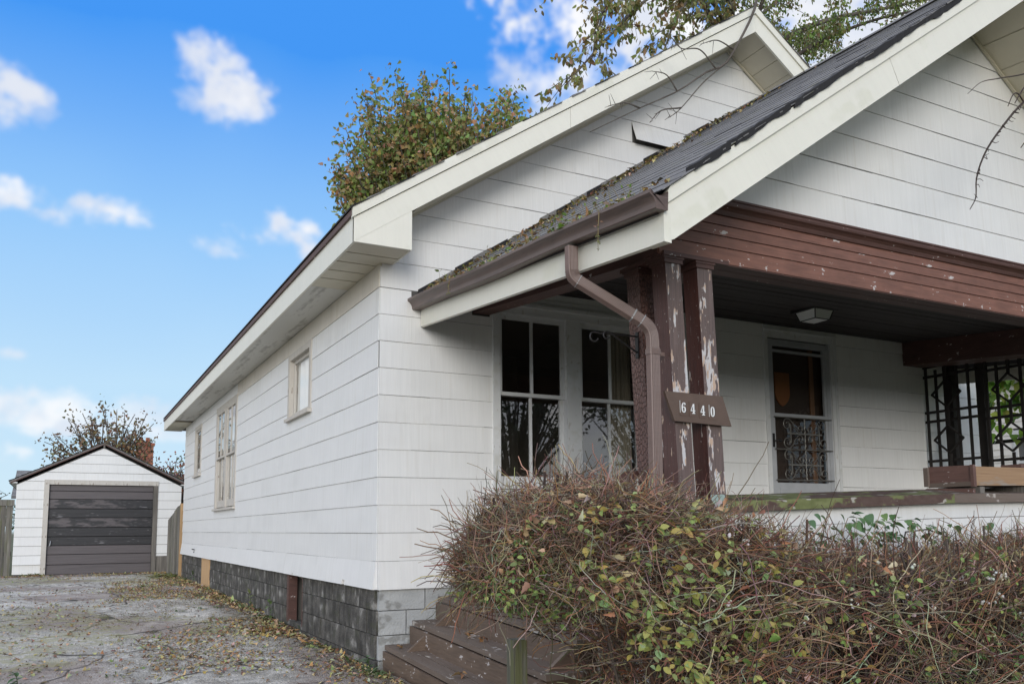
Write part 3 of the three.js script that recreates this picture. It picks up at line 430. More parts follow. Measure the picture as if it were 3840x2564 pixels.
// main roof
{
  const zf = .5, zb = -14.95, L = (x, dy) => [x, 2.952 + .6794 * (x + .4) + dy];
  const deck = (sgn) => { const m = (x) => sgn < 0 ? x : 8.6 - x, q = [L(-.385, -.0), L(4.3, -.0), L(4.3, .075), L(-.385, .075)].map(([x, y]) => [m(x), y, zb]); return B('z').prism(q, [0, 0, zf - .03 - zb]).to('roof', SHINGLE[0], house); };
  const decks = [deck(-1), deck(1)];
  const N = 34; for (const sgn of [0, 1]) for (let i = 0; i < N; i++) {
    const t0 = i / N, t1 = Math.min(1.0, (i + 1.15) / N), q = (t, dy) => { const x = mix(-.44, 4.3, t), y = 2.952 + .6794 * (x + .4) + .078 + dy; return [sgn ? 8.6 - x : x, y]; }, j = R(-.012, .012), th = R(.014, .024);
    B('z').prism([q(t0, .004), q(t1, .0), q(t1, .006), q(t0, th)].map(([x, y]) => [x, y, zf + .025 + j]), [0, 0, zb - zf]).to('shingle_row', i % 3 ? SHINGLE[i % 3] : SHINGLEEDGE, decks[sgn]);
  }
  for (const sgn of [0, 1]) {
    const m = ([x, y]) => [sgn ? 8.6 - x : x, y, zf - .025], e = .004;
    const lower = sgn ? [[4.3, 5.921], [-.41, 2.72], [-.41, 2.932], [4.3, 6.130]] : [[-.41, 2.72], [1.78, 4.209], [1.78, 4.418], [-.41, 2.932]];
    B(nrm([1, sgn ? -.68 : .68, 0])).prism(lower.map(m), [0, 0, .025]).to('rake_fascia', CREAM, house);
    if (!sgn) B(nrm([1, .68, 0])).prism([[1.784, 4.212], [4.3 - .0015, 5.920], [4.3 - .0015, 6.129], [1.784, 4.421]].map(m), [0, 0, .025]).to('rake_fascia', CREAM, house);
    B(nrm([1, sgn ? -.68 : .68, 0])).prism([[-.425, 2.928], [4.3 + (sgn ? e : -e), 6.136], [4.3 + (sgn ? e : -e), 6.232], [-.425, 3.024]].map(m), [0, 0, .043]).to('rake_trim', CREAM, house);
  }
  B().prism([[-.409, 2.721, .472], [.12, 2.721, .472], [.12, 3.080, .472]], [0, 0, .026]).to('eave_return', CREAM, house);
  B('z').box(.105, .12, 2.721, 3.07, .02, .4715).to('eave_return', CREAM, house);
  // left eave: fascia, drip edge, soffits
  for (const [a, b] of [[.4999, -4.6], [-4.605, -9.7], [-9.705, zb]]) B('z').box(-.41, -.388, 2.72, 2.95, b, a).to('eave_fascia', CREAM, house);
  B('z').hexa([[-.43, 2.948, zb], [-.36, 2.948, zb], [-.43, 3.0, zb], [-.36, 3.01, zb], [-.43, 2.948, .49], [-.36, 2.948, .49], [-.43, 3.0, .49], [-.36, 3.01, .49]]).to('drip_edge', REDDARK, house);
  B('z').prism([[8.6 + .41, 2.72, zb], [8.6 + .41, 2.95, zb], [8.6 + .388, 2.95, zb], [8.6 + .388, 2.72, zb]], [0, 0, .49 - zb]).to('eave_fascia', CREAM, house);
  const sof = B('z').box(-.387, .1, 2.742, 2.752, zb, .47).to('soffit', SOFFITGROOVE, house);
  const zs = [.47, .194, -.093, -.378, -.668, -1.0]; for (let i = 0; i < 5; i++) B().box(-.387, i < 2 ? .104 : -.003, 2.724, 2.742, zs[i + 1] + .010, zs[i] - .010).to('soffit_panel', SOFFITB, sof);
  B('z').box(-.387, -.003, 2.728, 2.742, -12.7, -1.01).to('soffit_board', SOFFITOLD, sof);
  for (let z = -13.05; z > zb; z -= .29) B().box(-.387, -.003, 2.724, 2.742, Math.max(zb, z - .282), z).to('soffit_panel', SOFFITB, sof);
  B('z').box(-.005, .012, 2.70, 2.725, -1.1, .02).to('soffit_trim', SOFFITB, sof);
  // soffit panels under the gable overhang
  for (const sgn of [0, 1]) {
    const g = B(); const m = (x, y, z) => [sgn ? 8.6 - x : x, y, z]; g.prism([m(.12, wLine(.12) + .045, .0), m(4.3, wLine(4.3) + .045, 0), m(4.3, wLine(4.3) + .045, .47), m(.12, wLine(.12) + .045, .47)], [0, .02, 0]); const s = g.to('gable_soffit', SOFFITGROOVE, house);
    for (let x = 4.3; x > .3; x -= .185) { const a = x - .178, b = x; B().prism([m(a, wLine(a) + .022, .012), m(b, wLine(b) + .022, .012), m(b, wLine(b) + .022, .468), m(a, wLine(a) + .022, .468)], [0, .024, 0]).to('soffit_panel', SOFFITB, s); }
    B(nrm([1, sgn ? -.68 : .68, 0])).prism([m(.12, wLine(.12), 0.018), m(4.3, wLine(4.3), .018), m(4.3, wLine(4.3) + .03, .018), m(.12, wLine(.12) + .03, .018)], [0, 0, .022]).to('soffit_trim', SOFFITB, s);
  }
}

// ---------------------------------------------------------------- the porch (its front has sunk by about a hand's breadth per metre)
const PX = 4.2, pe = (z) => 2.46 - .0865 * z, pr = (z) => 5.06 - .05 * z;     // eave and ridge height of the porch roof surface
const px = (x) => (x > PX ? 2 * PX - x : x);
const roofY = (x, z) => mix(pe(z), pr(z), (px(x) - .37) / (PX - .37));
const soffY = (x, z) => 1.885 + .702 * (px(x) - .46) + (3.67 - z) * .085;     // underside of the front rake
const railY = (x) => x < 3.4 ? .445 + (x - 1.05) * .0345 : .526 + (x - 3.4) * .017;
{
  const wall = put('porch_gable', wallShape([[.9, 2.45], [7.5, 2.45], [2 * PX - 1.32, 2.58], [PX, 4.58], [1.32, 2.58]], [], FRONT, 2.86, 2.999), BACKING, house);
  shingles(wall, FRONT, { r0: 10, r1: 17, h: .25, t0: -.002, s0: .9, s1: 6.4, n: 3.0, w: .855, gap: .0045, off: (r) => r === 10 ? 1.75 : 2.105 + (r - 11) * .372, clip: [[-.702, 1, 1.885 - .702 * .46 + .057 + .03], [.702, 1, 1.885 + .702 * (2 * PX - .46) + .087]], individual: (s) => s < 5.8 });
  // beam over the front: lapped boards and a crown
  const beam = B().box(.88, 7.9, 2.075, 2.47, 2.82, 2.985).to('porch_beam', REDDARK, house);
  for (const [a, b] of [[2.064, 2.174], [2.178, 2.255], [2.259, 2.332], [2.336, 2.406]]) B().hexa([[.875, a, 2.98], [7.9, a, 2.98], [.875, b, 2.98], [7.9, b, 2.98], [.875, a, 3.006], [7.9, a, 3.006], [.875, b, 2.999], [7.9, b, 2.999]]).to('beam_board', REDBROWN, beam);
  for (const [a, b] of [[2.80, 2.897], [2.902, 3.0]]) B().box(.89, 7.9, 2.055, 2.0735, a, b).to('soffit_board', REDDARK, beam);
  B().sweep([[0, 0], [.014, .002], [.02, .018], [.024, .03], [.04, .045], [.058, .055], [.062, .07], [.062, .085], [.07, .088], [.07, .102], [0, .104]].map(([a, b]) => [a, b]), [[.9, 2.402, 3.0], [7.9, 2.402, 3.0]]).to('crown_moulding', REDDARK, beam);
  const side = (x0, x1, y0, k, top, n) => B('z').hexa([[x0, y0, .002], [x1, y0, .002], [x0, top, .002], [x1, top, .002], [x0, y0 - k * 2.86, 2.83], [x1, y0 - k * 2.86, 2.83], [x0, top - k * 2.86, 2.83], [x1, top - k * 2.86, 2.83]]).to('side_beam', REDDARK, house);
  side(.94, 1.115, 2.36, .098, 2.66, 0); side(7.13, 7.53, 2.35, .085, 2.75, 1);
  // dark board ceiling
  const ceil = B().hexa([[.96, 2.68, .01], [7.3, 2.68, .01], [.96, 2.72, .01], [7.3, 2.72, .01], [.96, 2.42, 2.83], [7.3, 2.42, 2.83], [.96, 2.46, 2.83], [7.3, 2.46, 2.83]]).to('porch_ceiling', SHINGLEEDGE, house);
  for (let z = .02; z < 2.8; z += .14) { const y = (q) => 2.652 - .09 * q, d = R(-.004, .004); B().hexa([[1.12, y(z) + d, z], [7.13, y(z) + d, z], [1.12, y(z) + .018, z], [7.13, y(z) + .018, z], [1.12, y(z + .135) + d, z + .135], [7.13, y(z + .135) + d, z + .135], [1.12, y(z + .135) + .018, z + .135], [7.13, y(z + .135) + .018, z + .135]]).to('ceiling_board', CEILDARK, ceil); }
  // three-post pillar, leaning
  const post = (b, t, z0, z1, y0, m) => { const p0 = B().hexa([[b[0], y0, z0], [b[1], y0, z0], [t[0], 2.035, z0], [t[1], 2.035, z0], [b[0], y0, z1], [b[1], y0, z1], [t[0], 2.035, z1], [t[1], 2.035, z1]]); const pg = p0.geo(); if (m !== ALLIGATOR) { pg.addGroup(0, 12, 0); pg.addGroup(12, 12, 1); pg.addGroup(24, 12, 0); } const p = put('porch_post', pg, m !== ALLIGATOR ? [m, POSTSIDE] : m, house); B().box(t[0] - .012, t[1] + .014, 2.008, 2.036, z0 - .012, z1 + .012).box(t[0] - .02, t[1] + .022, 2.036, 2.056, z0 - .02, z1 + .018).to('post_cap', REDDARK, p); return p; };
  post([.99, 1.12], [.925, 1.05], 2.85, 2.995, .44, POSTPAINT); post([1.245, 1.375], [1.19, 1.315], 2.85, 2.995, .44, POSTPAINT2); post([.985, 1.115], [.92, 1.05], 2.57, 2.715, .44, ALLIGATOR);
  B().box(.90, 1.45, 2.052, 2.08, 2.52, 3.02).to('pillar_head', REDDARK, house);
  // knee wall, its rail and the floor
  const knee = B().hexa([[.92, -1.1, 2.80], [7.75, -1.1, 2.80], [.92, railY(.92) - .06, 2.80], [7.75, railY(7.75) - .06, 2.80], [.92, -1.1, 2.975], [7.75, -1.1, 2.975], [.92, railY(.92) - .06, 2.975], [7.75, railY(7.75) - .06, 2.975]]).to('knee_wall', BACKING, house);
  shingles(knee, FRONT, { r0: -5, r1: 0, h: .25, t0: .262, s0: .92, s1: 7.7, n: 2.976, off: (r) => r % 2 ? 1.93 : 1.7 + .77, clip: [[0, 1, .392]], shear: (s) => railY(s) - .455, w: .86, individual: (s, r) => r >= -2 && s < 5.6, mat: () => SID[Math.floor(rnd() * 4)] });
  B('z').box(.905, .925, -1.1, .40, 2.50, 2.975).to('pedestal_side', SID[1], house);
  const rail = (x0, x1, m, dz) => { const b = B(); b.o = [1.55, .1]; return b.hexa([[x0, railY(x0) - .065, 2.66], [x1, railY(x1) - .065, 2.66], [x0, railY(x0) + .045, 2.66], [x1, railY(x1) + .045, 2.66], [x0, railY(x0) - .075, 3.055 + dz], [x1, railY(x1) - .075, 3.055 + dz], [x0, railY(x0) - .005, 3.055 + dz], [x1, railY(x1) - .005, 3.055 + dz]]).to('porch_rail', m, house); };
  rail(.86, 3.62, MOSSRAIL, 0).userData.label = 'mossy sill rail on the porch knee wall'; rail(3.624, 7.8, CHOCWORN, -.006);
  B('z').hexa([[7.45, -1.1, .02], [7.7, -1.1, .02], [7.45, .92, .02], [7.7, .92, .02], [7.45, -1.1, 2.79], [7.7, -1.1, 2.79], [7.45, .70, 2.79], [7.7, .70, 2.79]]).to('side_knee_wall', SID[2], house);
  B('z').hexa([[.78, -.26, .0], [7.5, -.26, .0], [.78, -.13, .0], [7.5, -.13, .0], [.78, -.5, 2.8], [7.5, -.5, 2.8], [.78, -.37, 2.8], [7.5, -.37, 2.8]]).to('porch_floor', CHOCWORN, house);
  // posts carrying the right side beam
  for (const [z0, z1] of [[.26, .40], [.70, .82], [2.5, 2.7]]) B().box(7.52, 7.62, .6, 2.36 - .085 * z0, z0 + .02, z1).to('porch_post', TRELLIS, house);
  // roof
  const zf = 3.70;
  for (const sgn of [0, 1]) {
    const m = (x, y, z) => [sgn ? 2 * PX - x : x, y, z], S = (t, z, dy) => m(mix(.37, PX, t), mix(pe(z), pr(z), t) + dy, z);
    const deck = B('z').prism([S(0, 0, -.075), S(0, 0, -.004), S(1, 0, -.004), S(1, 0, -.075)], [0, 0, 0.0001]); deck.p = []; deck.n = []; deck.u = [];
    { const a = [S(0, .015, -.13), S(1, .015, -.13), S(1, .015, -.065), S(0, .015, -.065)], b = [S(0, 3.64, -.13), S(1, 3.64, -.13), S(1, 3.64, -.065), S(0, 3.64, -.065)]; deck.face(a); deck.face([...b].reverse()); for (let i = 0; i < 4; i++) { const j = (i + 1) % 4; deck.face([a[j], a[i], b[i], b[j]]); } }
    const roof = deck.to('porch_roof', CEILDARK, house), N = 25;
    for (let i = 0; i < N; i++) {
      const row = B('z'), butt = B('z'), jt = R(-.0018, .0018), edge = B('z'); let z = .0; let first = R(.12, .3);
      while (z < zf - .02) {
        const z1 = Math.min(zf + R(-.012, .012), z + (z === 0 ? first : .305)), t0 = i / N + jt + R(-.0012, .0012) - .002, t1 = Math.min(1, (i + 1.12) / N), lift = R(.006, .0085) + (rnd() < .07 ? .004 : 0), zz = z === 0 ? 0.02 : z + .004;
        const lo = [S(t0, zz, .0), S(t0, z1, .0)], lt = [S(t0, zz, lift), S(t0, z1, lift)], ht = [S(t1, zz, .003), S(t1, z1, .003)], hb = [S(t1, zz, .0), S(t1, z1, .0)];
        if (sgn) row.face([lt[0], ht[0], ht[1], lt[1]]); else row.face([lt[1], ht[1], ht[0], lt[0]]);
        butt.face([lo[1], lt[1], lt[0], lo[0]]); row.face([lo[1], hb[1], ht[1], lt[1]]); row.face([lo[0], lt[0], ht[0], hb[0]]);
        z = z1; if (zf - z < .06) break;
      }
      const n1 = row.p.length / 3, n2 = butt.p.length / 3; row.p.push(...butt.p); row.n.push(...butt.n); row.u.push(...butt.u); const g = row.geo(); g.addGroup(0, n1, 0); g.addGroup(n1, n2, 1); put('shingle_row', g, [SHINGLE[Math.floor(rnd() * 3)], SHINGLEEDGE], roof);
    }
    // front rake: fascia boards, trim, ragged shingle edge
    const r = (x, y) => m(x, y, 3.645), sl = .702, tp = (x, k) => k + sl * (x - .46);
    const bounds = [[.395, 2.35], [2.353, PX]];
    bounds.forEach(([a, b], i) => { const low = i ? [[a + .09, tp(a + .09, 1.88)], [b, tp(b, 1.88)]] : [[.395, 1.858], [.46, 1.88], [b + .088, tp(b + .088, 1.88)]]; B(nrm([1, sgn ? -sl : sl, 0])).prism([...low, [b, tp(b, 2.125)], [Math.max(a, .402), tp(Math.max(a, .402), 2.125)]].map(([x, y]) => r(x, y)), [0, 0, .025]).to('rake_fascia', CREAM, house); });
    B(nrm([1, sgn ? -sl : sl, 0])).prism([[.40, 2.07], [PX, tp(PX, 2.122)], [PX, tp(PX, 2.205)], [.43, 2.178], [.415, 2.15]].map(([x, y]) => r(x, y)), [0, 0, .042]).to('rake_trim', CREAM, house);
    const ed = B(nrm([1, sl, 0])), ev = []; for (let x = .60; x < PX + .03; x += .045) { const q = Math.min(x, PX), u = R(0, .014) + .008 * Math.sin(x * 9), d = R(-.010, .010); ev.push([m(q, tp(q, 2.198) - u, 3.62), m(q, tp(q, 2.244) + R(-.003, .004), 3.62), m(q, tp(q, 2.198) - u, 3.702 + d), m(q, tp(q, 2.236) + R(-.004, .006), 3.704 + d)]); }
    for (let i = 0; i + 1 < ev.length; i++) { const a = ev[i], c = ev[i + 1]; if (sgn === 0 && (i === 6 || i === 17)) continue; ed.face([a[2], c[2], c[3], a[3]]); ed.face([a[3], c[3], c[1], a[1]]); ed.face([a[0], c[0], c[2], a[2]].reverse()); ed.face([a[0], a[2], a[3], a[1]]); ed.face([c[1], c[3], c[2], c[0]]); }
    ed.to('shingle_edge', SHINGLEEDGE, roof);
    // soffit of the front overhang
    const sf = B().prism([[.5, 3.01], [PX, 3.01], [PX, 3.64], [.5, 3.64]].map(([x, z]) => m(x, soffY(x, z) + .05, z)), [0, .015, 0]).to('gable_soffit', SOFFITGROOVE, house);
    for (let x = PX; x > .6; x -= .235) { const a = x - .226; B().prism([[a, 3.012], [x, 3.012], [x, 3.642], [a, 3.642]].map(([q, z]) => m(q, soffY(q, z) + .022, z)), [0, .026, 0]).to('soffit_panel', SOFFITB, sf); }
    B(nrm([1, sl, 0])).prism([[.9, 3.016], [PX, 3.016]].flatMap(([x, z], i) => i ? [m(x, soffY(x, z) - .004, z), m(x, soffY(x, z) + .03, z)] : [m(x, soffY(x, z) + .03, z), m(x, soffY(x, z) - .004, z)]), [0, 0, .02]).to('soffit_trim', SOFFITB, sf);
  }
  B('z').hexa([[PX - .12, pr(0) - .06, .02], [PX + .12, pr(0) - .06, .02], [PX - .0, pr(0) + .035, .02], [PX + .001, pr(0) + .035, .02], [PX - .12, pr(3.7) - .06, 3.71], [PX + .12, pr(3.7) - .06, 3.71], [PX, pr(3.7) + .035, 3.71], [PX + .001, pr(3.7) + .035, 3.71]]).to('ridge_cap', SHINGLE[1], house);
  // step flashing where the porch roof meets the wall
  for (let i = 0, x = .36; x < PX - .1; i++, x += .19) { const y = roofY(x, 0), u = R(.045, .085), k = .69; B(nrm([1, k, 0])).prism([[x, y - .02, .03], [x + .2, y - .02 + .2 * k, .03], [x + .2, y + .2 * k + u * .8, .022], [x + .01, y + u, .022]], [0, 0, -.02]).to('flashing', i % 2 ? SHINGLE[0] : SHINGLEEDGE, house); }
  // left eave: fascia, gutter and downpipe
  B('z').hexa([[.395, 2.166, .02], [.418, 2.160, .02], [.395, 2.40, .02], [.418, 2.40, .02], [.395, 1.858, 3.668], [.418, 1.852, 3.668], [.395, 2.09, 3.668], [.418, 2.09, 3.668]]).to('eave_fascia', CREAM, house);
  B('z').hexa([[.396, 1.874, 3.50], [.44, 1.87, 3.50], [.396, 2.06, 3.50], [.44, 2.06, 3.50], [.390, 1.857, 3.672], [.44, 1.853, 3.672], [.390, 2.075, 3.672], [.44, 2.075, 3.672]]).to('fascia_corner', CREAM, house);
  B('z').hexa([[2 * PX - .418, 2.16, .02], [2 * PX - .395, 2.16, .02], [2 * PX - .418, 2.4, .02], [2 * PX - .395, 2.4, .02], [2 * PX - .418, 1.86, 3.66], [2 * PX - .395, 1.86, 3.66], [2 * PX - .418, 2.09, 3.66], [2 * PX - .395, 2.09, 3.66]]).to('eave_fascia', CREAM, house);
  const prof = [[0, 0], [.078, 0], [.083, .006], [.085, .026], [.092, .046], [.108, .066], [.120, .072], [.128, .080], [.128, .100], [.120, .103], [.117, .082], [.112, .078], [.004, .072], [.004, .105], [0, .105]];
  const path = []; for (let i = 0; i <= 10; i++) { const z = mix(-.005, 3.705, i / 10); path.push([.394, 2.322 - .0795 * z + .006 * Math.sin(i * 1.1), z]); }
  const gut = B('z').sweep(prof, path); gut.to('gutter', BROWNMETAL, house, .5);
  const tube = (path, w, h, ribs) => { const pr = []; const rr = .012, N = 4; for (const [cx, cy, a0] of [[w / 2 - rr, h / 2 - rr, 0], [-w / 2 + rr, h / 2 - rr, 90], [-w / 2 + rr, -h / 2 + rr, 180], [w / 2 - rr, -h / 2 + rr, 270]]) for (let i = 0; i <= N; i++) { const a = (a0 + i / N * 90) * Math.PI / 180; pr.push([cx + Math.cos(a) * rr, cy + Math.sin(a) * rr]); }
    const out = []; for (let i = 0; i < pr.length; i++) { const p = pr[i], q = pr[(i + 1) % pr.length], l = Math.hypot(q[0] - p[0], q[1] - p[1]); out.push(p); if (l > .02 && ribs) { const n = Math.round(l / .011), nx = (q[1] - p[1]) / l, ny = -(q[0] - p[0]) / l; for (let k = 1; k < n * 2; k++) { const t = k / (n * 2), d = k % 2 ? -.0022 : 0; out.push([mix(p[0], q[0], t) + nx * d, mix(p[1], q[1], t) + ny * d]); } } }
    const b = B('z'); let s = [0, 0, 1], rings = path.map((q, i) => { const d = nrm(sub(path[Math.min(i + 1, path.length - 1)], path[Math.max(0, i - 1)])); s = nrm(sub(s, mul(d, dot(s, d)))); const v = cross(d, s); return out.map(([x, y]) => add(q, add(mul(s, x), mul(v, y)))); }); b.along = [.01, 1, .01];
    for (let i = 0; i + 1 < rings.length; i++) for (let j = 0; j < out.length; j++) { const k = (j + 1) % out.length; b.face([rings[i][k], rings[i][j], rings[i + 1][j], rings[i + 1][k]]); } return b; };
  const pz = (x, y) => [x, y, 2.79 + (x - .335) * .392];
  const cv = new THREE.CatmullRomCurve3([pz(.335, 2.085), pz(.335, 2.03), pz(.335, 1.97), pz(.336, 1.925), pz(.342, 1.893), pz(.360, 1.868), pz(.385, 1.850), pz(.42, 1.827), pz(.55, 1.742), pz(.70, 1.643), pz(.745, 1.613), pz(.777, 1.588), pz(.800, 1.560), pz(.814, 1.525), pz(.819, 1.485), pz(.82, 1.44), pz(.82, 1.35)].map((q) => new THREE.Vector3(...q)), false, 'centripetal');
  const pp = cv.getPoints(64).map((q) => [q.x, q.y, q.z]); const crimp = tube(pp, .054, .078, true); const pipe = crimp.to('downpipe', PIPEMETAL, house);
  tube([[.82, 1.43, 2.98], [.815, .5, 2.983], [.808, -.86, 2.99]], .057, .081, true).to('pipe_length', PIPEMETAL, pipe);
  for (const [t, k] of [[22, 0], [36, 1], [41, 1]]) { const a = pp[t], b = pp[t + 1]; tube([a, mixv(a, b, .55)], .060, .084, false).to('pipe_joint', ALU, pipe); }
  for (let i = 0; i < 7; i++) { const a = pp[12 + i], b = pp[44 + i]; tube([a, add(a, mul(sub(pp[13 + i], a), .3))], .058, .082, false).to('pipe_crimp', PIPEMETAL, pipe); tube([b, add(b, mul(sub(pp[45 + i], b), .3))], .058, .082, false).to('pipe_crimp', PIPEMETAL, pipe); }
  tube([[.82, 1.42, 2.98], [.82, 1.385, 2.98]], .064, .089, false).to('pipe_strap', PIPEMETAL, pipe); B().box(.86, .935, 1.39, 1.415, 2.95, 2.953).to('pipe_strap', PIPEMETAL, pipe);
}

// ---------------------------------------------------------------- things on the porch
{
  const s = thing('house_number_sign', 'brown slanted board with white numerals 6440 across the porch posts', 'sign', [1.13, 1.05, 3.02]);
  const plate = B().prism([[.94, .958, 3.03], [1.412, .945, 3.03], [1.342, 1.142, 3.03], [.865, 1.147, 3.03]], [0, 0, -.02]).to('plate', SIGNBROWN, s);
  const font = await new FontLoader().loadAsync('fonts/droid/droid_serif_bold.typeface.json');
  const DIG = std({ color: lin(.78, .78, .76), roughness: .4 }), SHD = std({ color: lin(.02, .025, .045), roughness: .5 });
  [['6', .990, 1.014], ['4', 1.066, 1.010], ['4', 1.147, 1.004], ['0', 1.229, 1.000]].forEach(([c, x, y], i) => {
    const mk = (sz, d) => { const g = new TextGeometry(c, { font, size: sz, depth: d, curveSegments: 6, bevelEnabled: false }); g.scale(.92, 1.22, 1); return g; };
    B().box(x - .008, x + .05, y - .016, y + .082, 3.031, 3.0335).to('digit_plaque', SIGNBROWN, s);
    put('digit_outline', mk(.054, .003).translate(x + .004, y - .001, 3.0336), SHD, s); put('digit', mk(.053, .004).translate(x - .0005, y + .001, 3.0345), DIG, s);
    if (i === 0 || i === 3) B().box(x - .0095, x - .0065, y + .0, y + .078, 3.033, 3.0345).to('plaque_edge', DIG, s);
  });
}
{
  const l = thing('porch_ceiling_lamp', 'square black-framed frosted glass lamp fixed under the dark porch ceiling', 'ceiling lamp', [4.5, 2.55, .97]);
  const FROST = std({ color: lin(.72, .74, .72), roughness: .35 });
  const a = .135, b = .105, yt = 2.548, yb = 2.452, c = (h, y) => [[4.5 - h, y, .97 - h], [4.5 + h, y, .97 - h], [4.5 + h, y, .97 + h], [4.5 - h, y, .97 + h]];
  const T = c(a, yt), D = c(b, yb); for (let i = 0; i < 4; i++) { const j = (i + 1) % 4; B().face([T[i], D[i], D[j], T[j]]).to('glass_panel', FROST, l); put('frame_bar', limb([T[i], D[i]], [.008, .008], 4), BLACKIRON, l); put('frame_bar', limb([D[i], D[j]], [.006, .006], 4), BLACKIRON, l); }
  B().face([D[0], D[1], D[2], D[3]]).to('glass_panel', FROST, l); B().box(4.5 - .17, 4.5 + .17, yt - .004, yt + .03, .97 - .17, .97 + .17).to('canopy', BLACKIRON, l);
}
{
  const h = thing('plant_hanger', 'black iron double-hook bracket on the left side of the rear porch post', 'bracket', [.92, 1.52, 2.66]);
  const curl = (x, y, z, r) => { const p = []; for (let i = 0; i <= 16; i++) { const a = 1.4 + i / 16 * 4.6; p.push([x + Math.cos(a) * r, y - r + Math.sin(a) * r, z]); } return p; };
  put('arm', limb([[.945, 1.58, 2.66], [.80, 1.583, 2.65], [.64, 1.58, 2.64], ...curl(.60, 1.585, 2.635, .032)], [.0065, .006], 6), BLACKIRON, h); put('brace', limb([[.945, 1.46, 2.66], [.80, 1.535, 2.665], [.70, 1.585, 2.67], ...curl(.675, 1.588, 2.67, .024)], [.0065, .0055], 6), BLACKIRON, h);
  B().box(.928, .938, 1.43, 1.61, 2.645, 2.675).to('back_plate', BLACKIRON, h);
}
for (const [z0, lab] of [[.02, 'dark lattice trellis panel next to the house wall on the porch side'], [.83, 'dark lattice trellis panel right of the middle porch side post'], [1.66, 'dark lattice trellis panel at the front end of the porch side']]) {
  const t = thing('trellis_panel', lab, 'trellis', [7.5, .75, z0], 'trellis panels along the right porch side'), X = 7.5, dy = -.06 * z0;
  const H = (y, a, b) => B('z').box(X - .012, X + .006, y - .017 + dy, y + .017 + dy, z0 + a, z0 + b).to('slat', TRELLIS, t), V = (z, a, b) => B().box(X - .0125 - .018, X - .0125, a + dy, b + dy, z0 + z - .017, z0 + z + .017).to('slat', TRELLIS, t);
  for (const y of [2.345, 2.215, 1.745, 1.625, 1.11]) H(y, 0, .73); for (const z of [.05, .63]) V(z, .9, 2.38); for (const z of [.19, .48]) V(z, .9, 2.29); V(.335, 2.13, 2.38); V(.335, 1.56, 1.80); V(.335, .9, 1.19);
  for (const cy of [1.965, 1.375]) { const c = [[0, .175], [.2, 0], [0, -.175], [-.2, 0]]; for (let i = 0; i < 4; i++) { const a = c[i], b = c[(i + 1) % 4]; B('z').beam([X - .039, cy + a[1] + dy, z0 + .335 + a[0]], [X - .039, cy + b[1] + dy, z0 + .335 + b[0]], .016, .034, [1, 0, 0]).to('diamond_slat', TRELLIS, t); } }
}
{
  const p = thing('planter_box', 'long wooden planter box on the porch rail, bare wood front and brown end', 'planter', [4.7, .56, 2.8]);
  const q = (x) => railY(x) + .062; B('z').hexa([[3.95, q(3.95), 2.60], [3.975, q(3.95), 2.60], [3.95, .772, 2.60], [3.975, .772, 2.60], [3.95, q(3.95) - .005, 2.978], [3.975, q(3.95) - .005, 2.978], [3.95, .762, 2.978], [3.975, .762, 2.978]]).to('end_board', PLANTERRED, p);
  B('z').box(3.942, 3.9495, q(3.95) - .002, q(3.95) + .035, 2.60, 2.99).to('end_batten', CHOCWORN, p);
  B().hexa([[3.976, q(4), 2.975], [6.3, q(6.3), 2.975], [3.976, .752, 2.975], [6.3, .765, 2.975], [3.976, q(4), 3.0], [6.3, q(6.3), 3.0], [3.976, .752, 3.0], [6.3, .765, 3.0]]).to('front_board', NEWWOODX(), p);
  B().box(3.94, 3.975, q(3.95) - .008, .765, 2.979, 3.006).to('corner_strip', PLANTERRED, p); B().box(3.925, 3.949, .605, .765, 2.57, 2.61).to('corner_strip', CHOCWORN, p);
  B().hexa([[3.976, q(4), 2.60], [6.3, q(6.3), 2.60], [3.976, .76, 2.60], [6.3, .765, 2.60], [3.976, q(4), 2.625], [6.3, q(6.3), 2.625], [3.976, .76, 2.625], [6.3, .765, 2.625]]).to('back_board', CHOC, p);
  B().hexa([[3.98, q(4), 2.63], [6.3, q(6.3), 2.63], [3.98, q(4) + .02, 2.63], [6.3, q(6.3) + .02, 2.63], [3.98, q(4), 2.97], [6.3, q(6.3), 2.97], [3.98, q(4) + .02, 2.97], [6.3, q(6.3) + .02, 2.97]]).to('base_board', GREYWOOD, p);
  for (const x of [4.02, 4.62, 5.3, 6.1]) B('z').hexa([[x, railY(x) + .046, 2.63], [x + .06, railY(x) + .046, 2.63], [x, q(x) - .004, 2.63], [x + .06, q(x) - .004, 2.63], [x, railY(x) - .0, 3.0], [x + .06, railY(x) - .0, 3.0], [x, q(x) - .008, 3.0], [x + .06, q(x) - .008, 3.0]]).to('batten', GREYWOOD, p);
  B('z').hexa([[3.93, .535, 2.58], [3.955, .535, 2.58], [3.93, .59, 2.58], [3.955, .59, 2.58], [3.95, .53, 2.99], [3.975, .53, 2.99], [3.95, .575, 2.99], [3.975, .575, 2.99]]).to('lower_board', PLANTERRED, p);
  B().box(4.75, 5.6, .768, .80, 2.72, 2.9).to('loose_plank', PLANTERRED, p);
}
function NEWWOODX() { return std({ roughness: .75, map: tex(1024, 128, 2.2, .25, (u, v) => { const g = fbm(u, v, 8, 22, 701, 4), f = fbm(u, v, 7, 3, 703, 4), w = sst(.55, .68, f); let c = mix3([.26, .155, .085], [.40, .26, .15], g); return mix3(c, [.30, .275, .24], w * .75); }) }); }
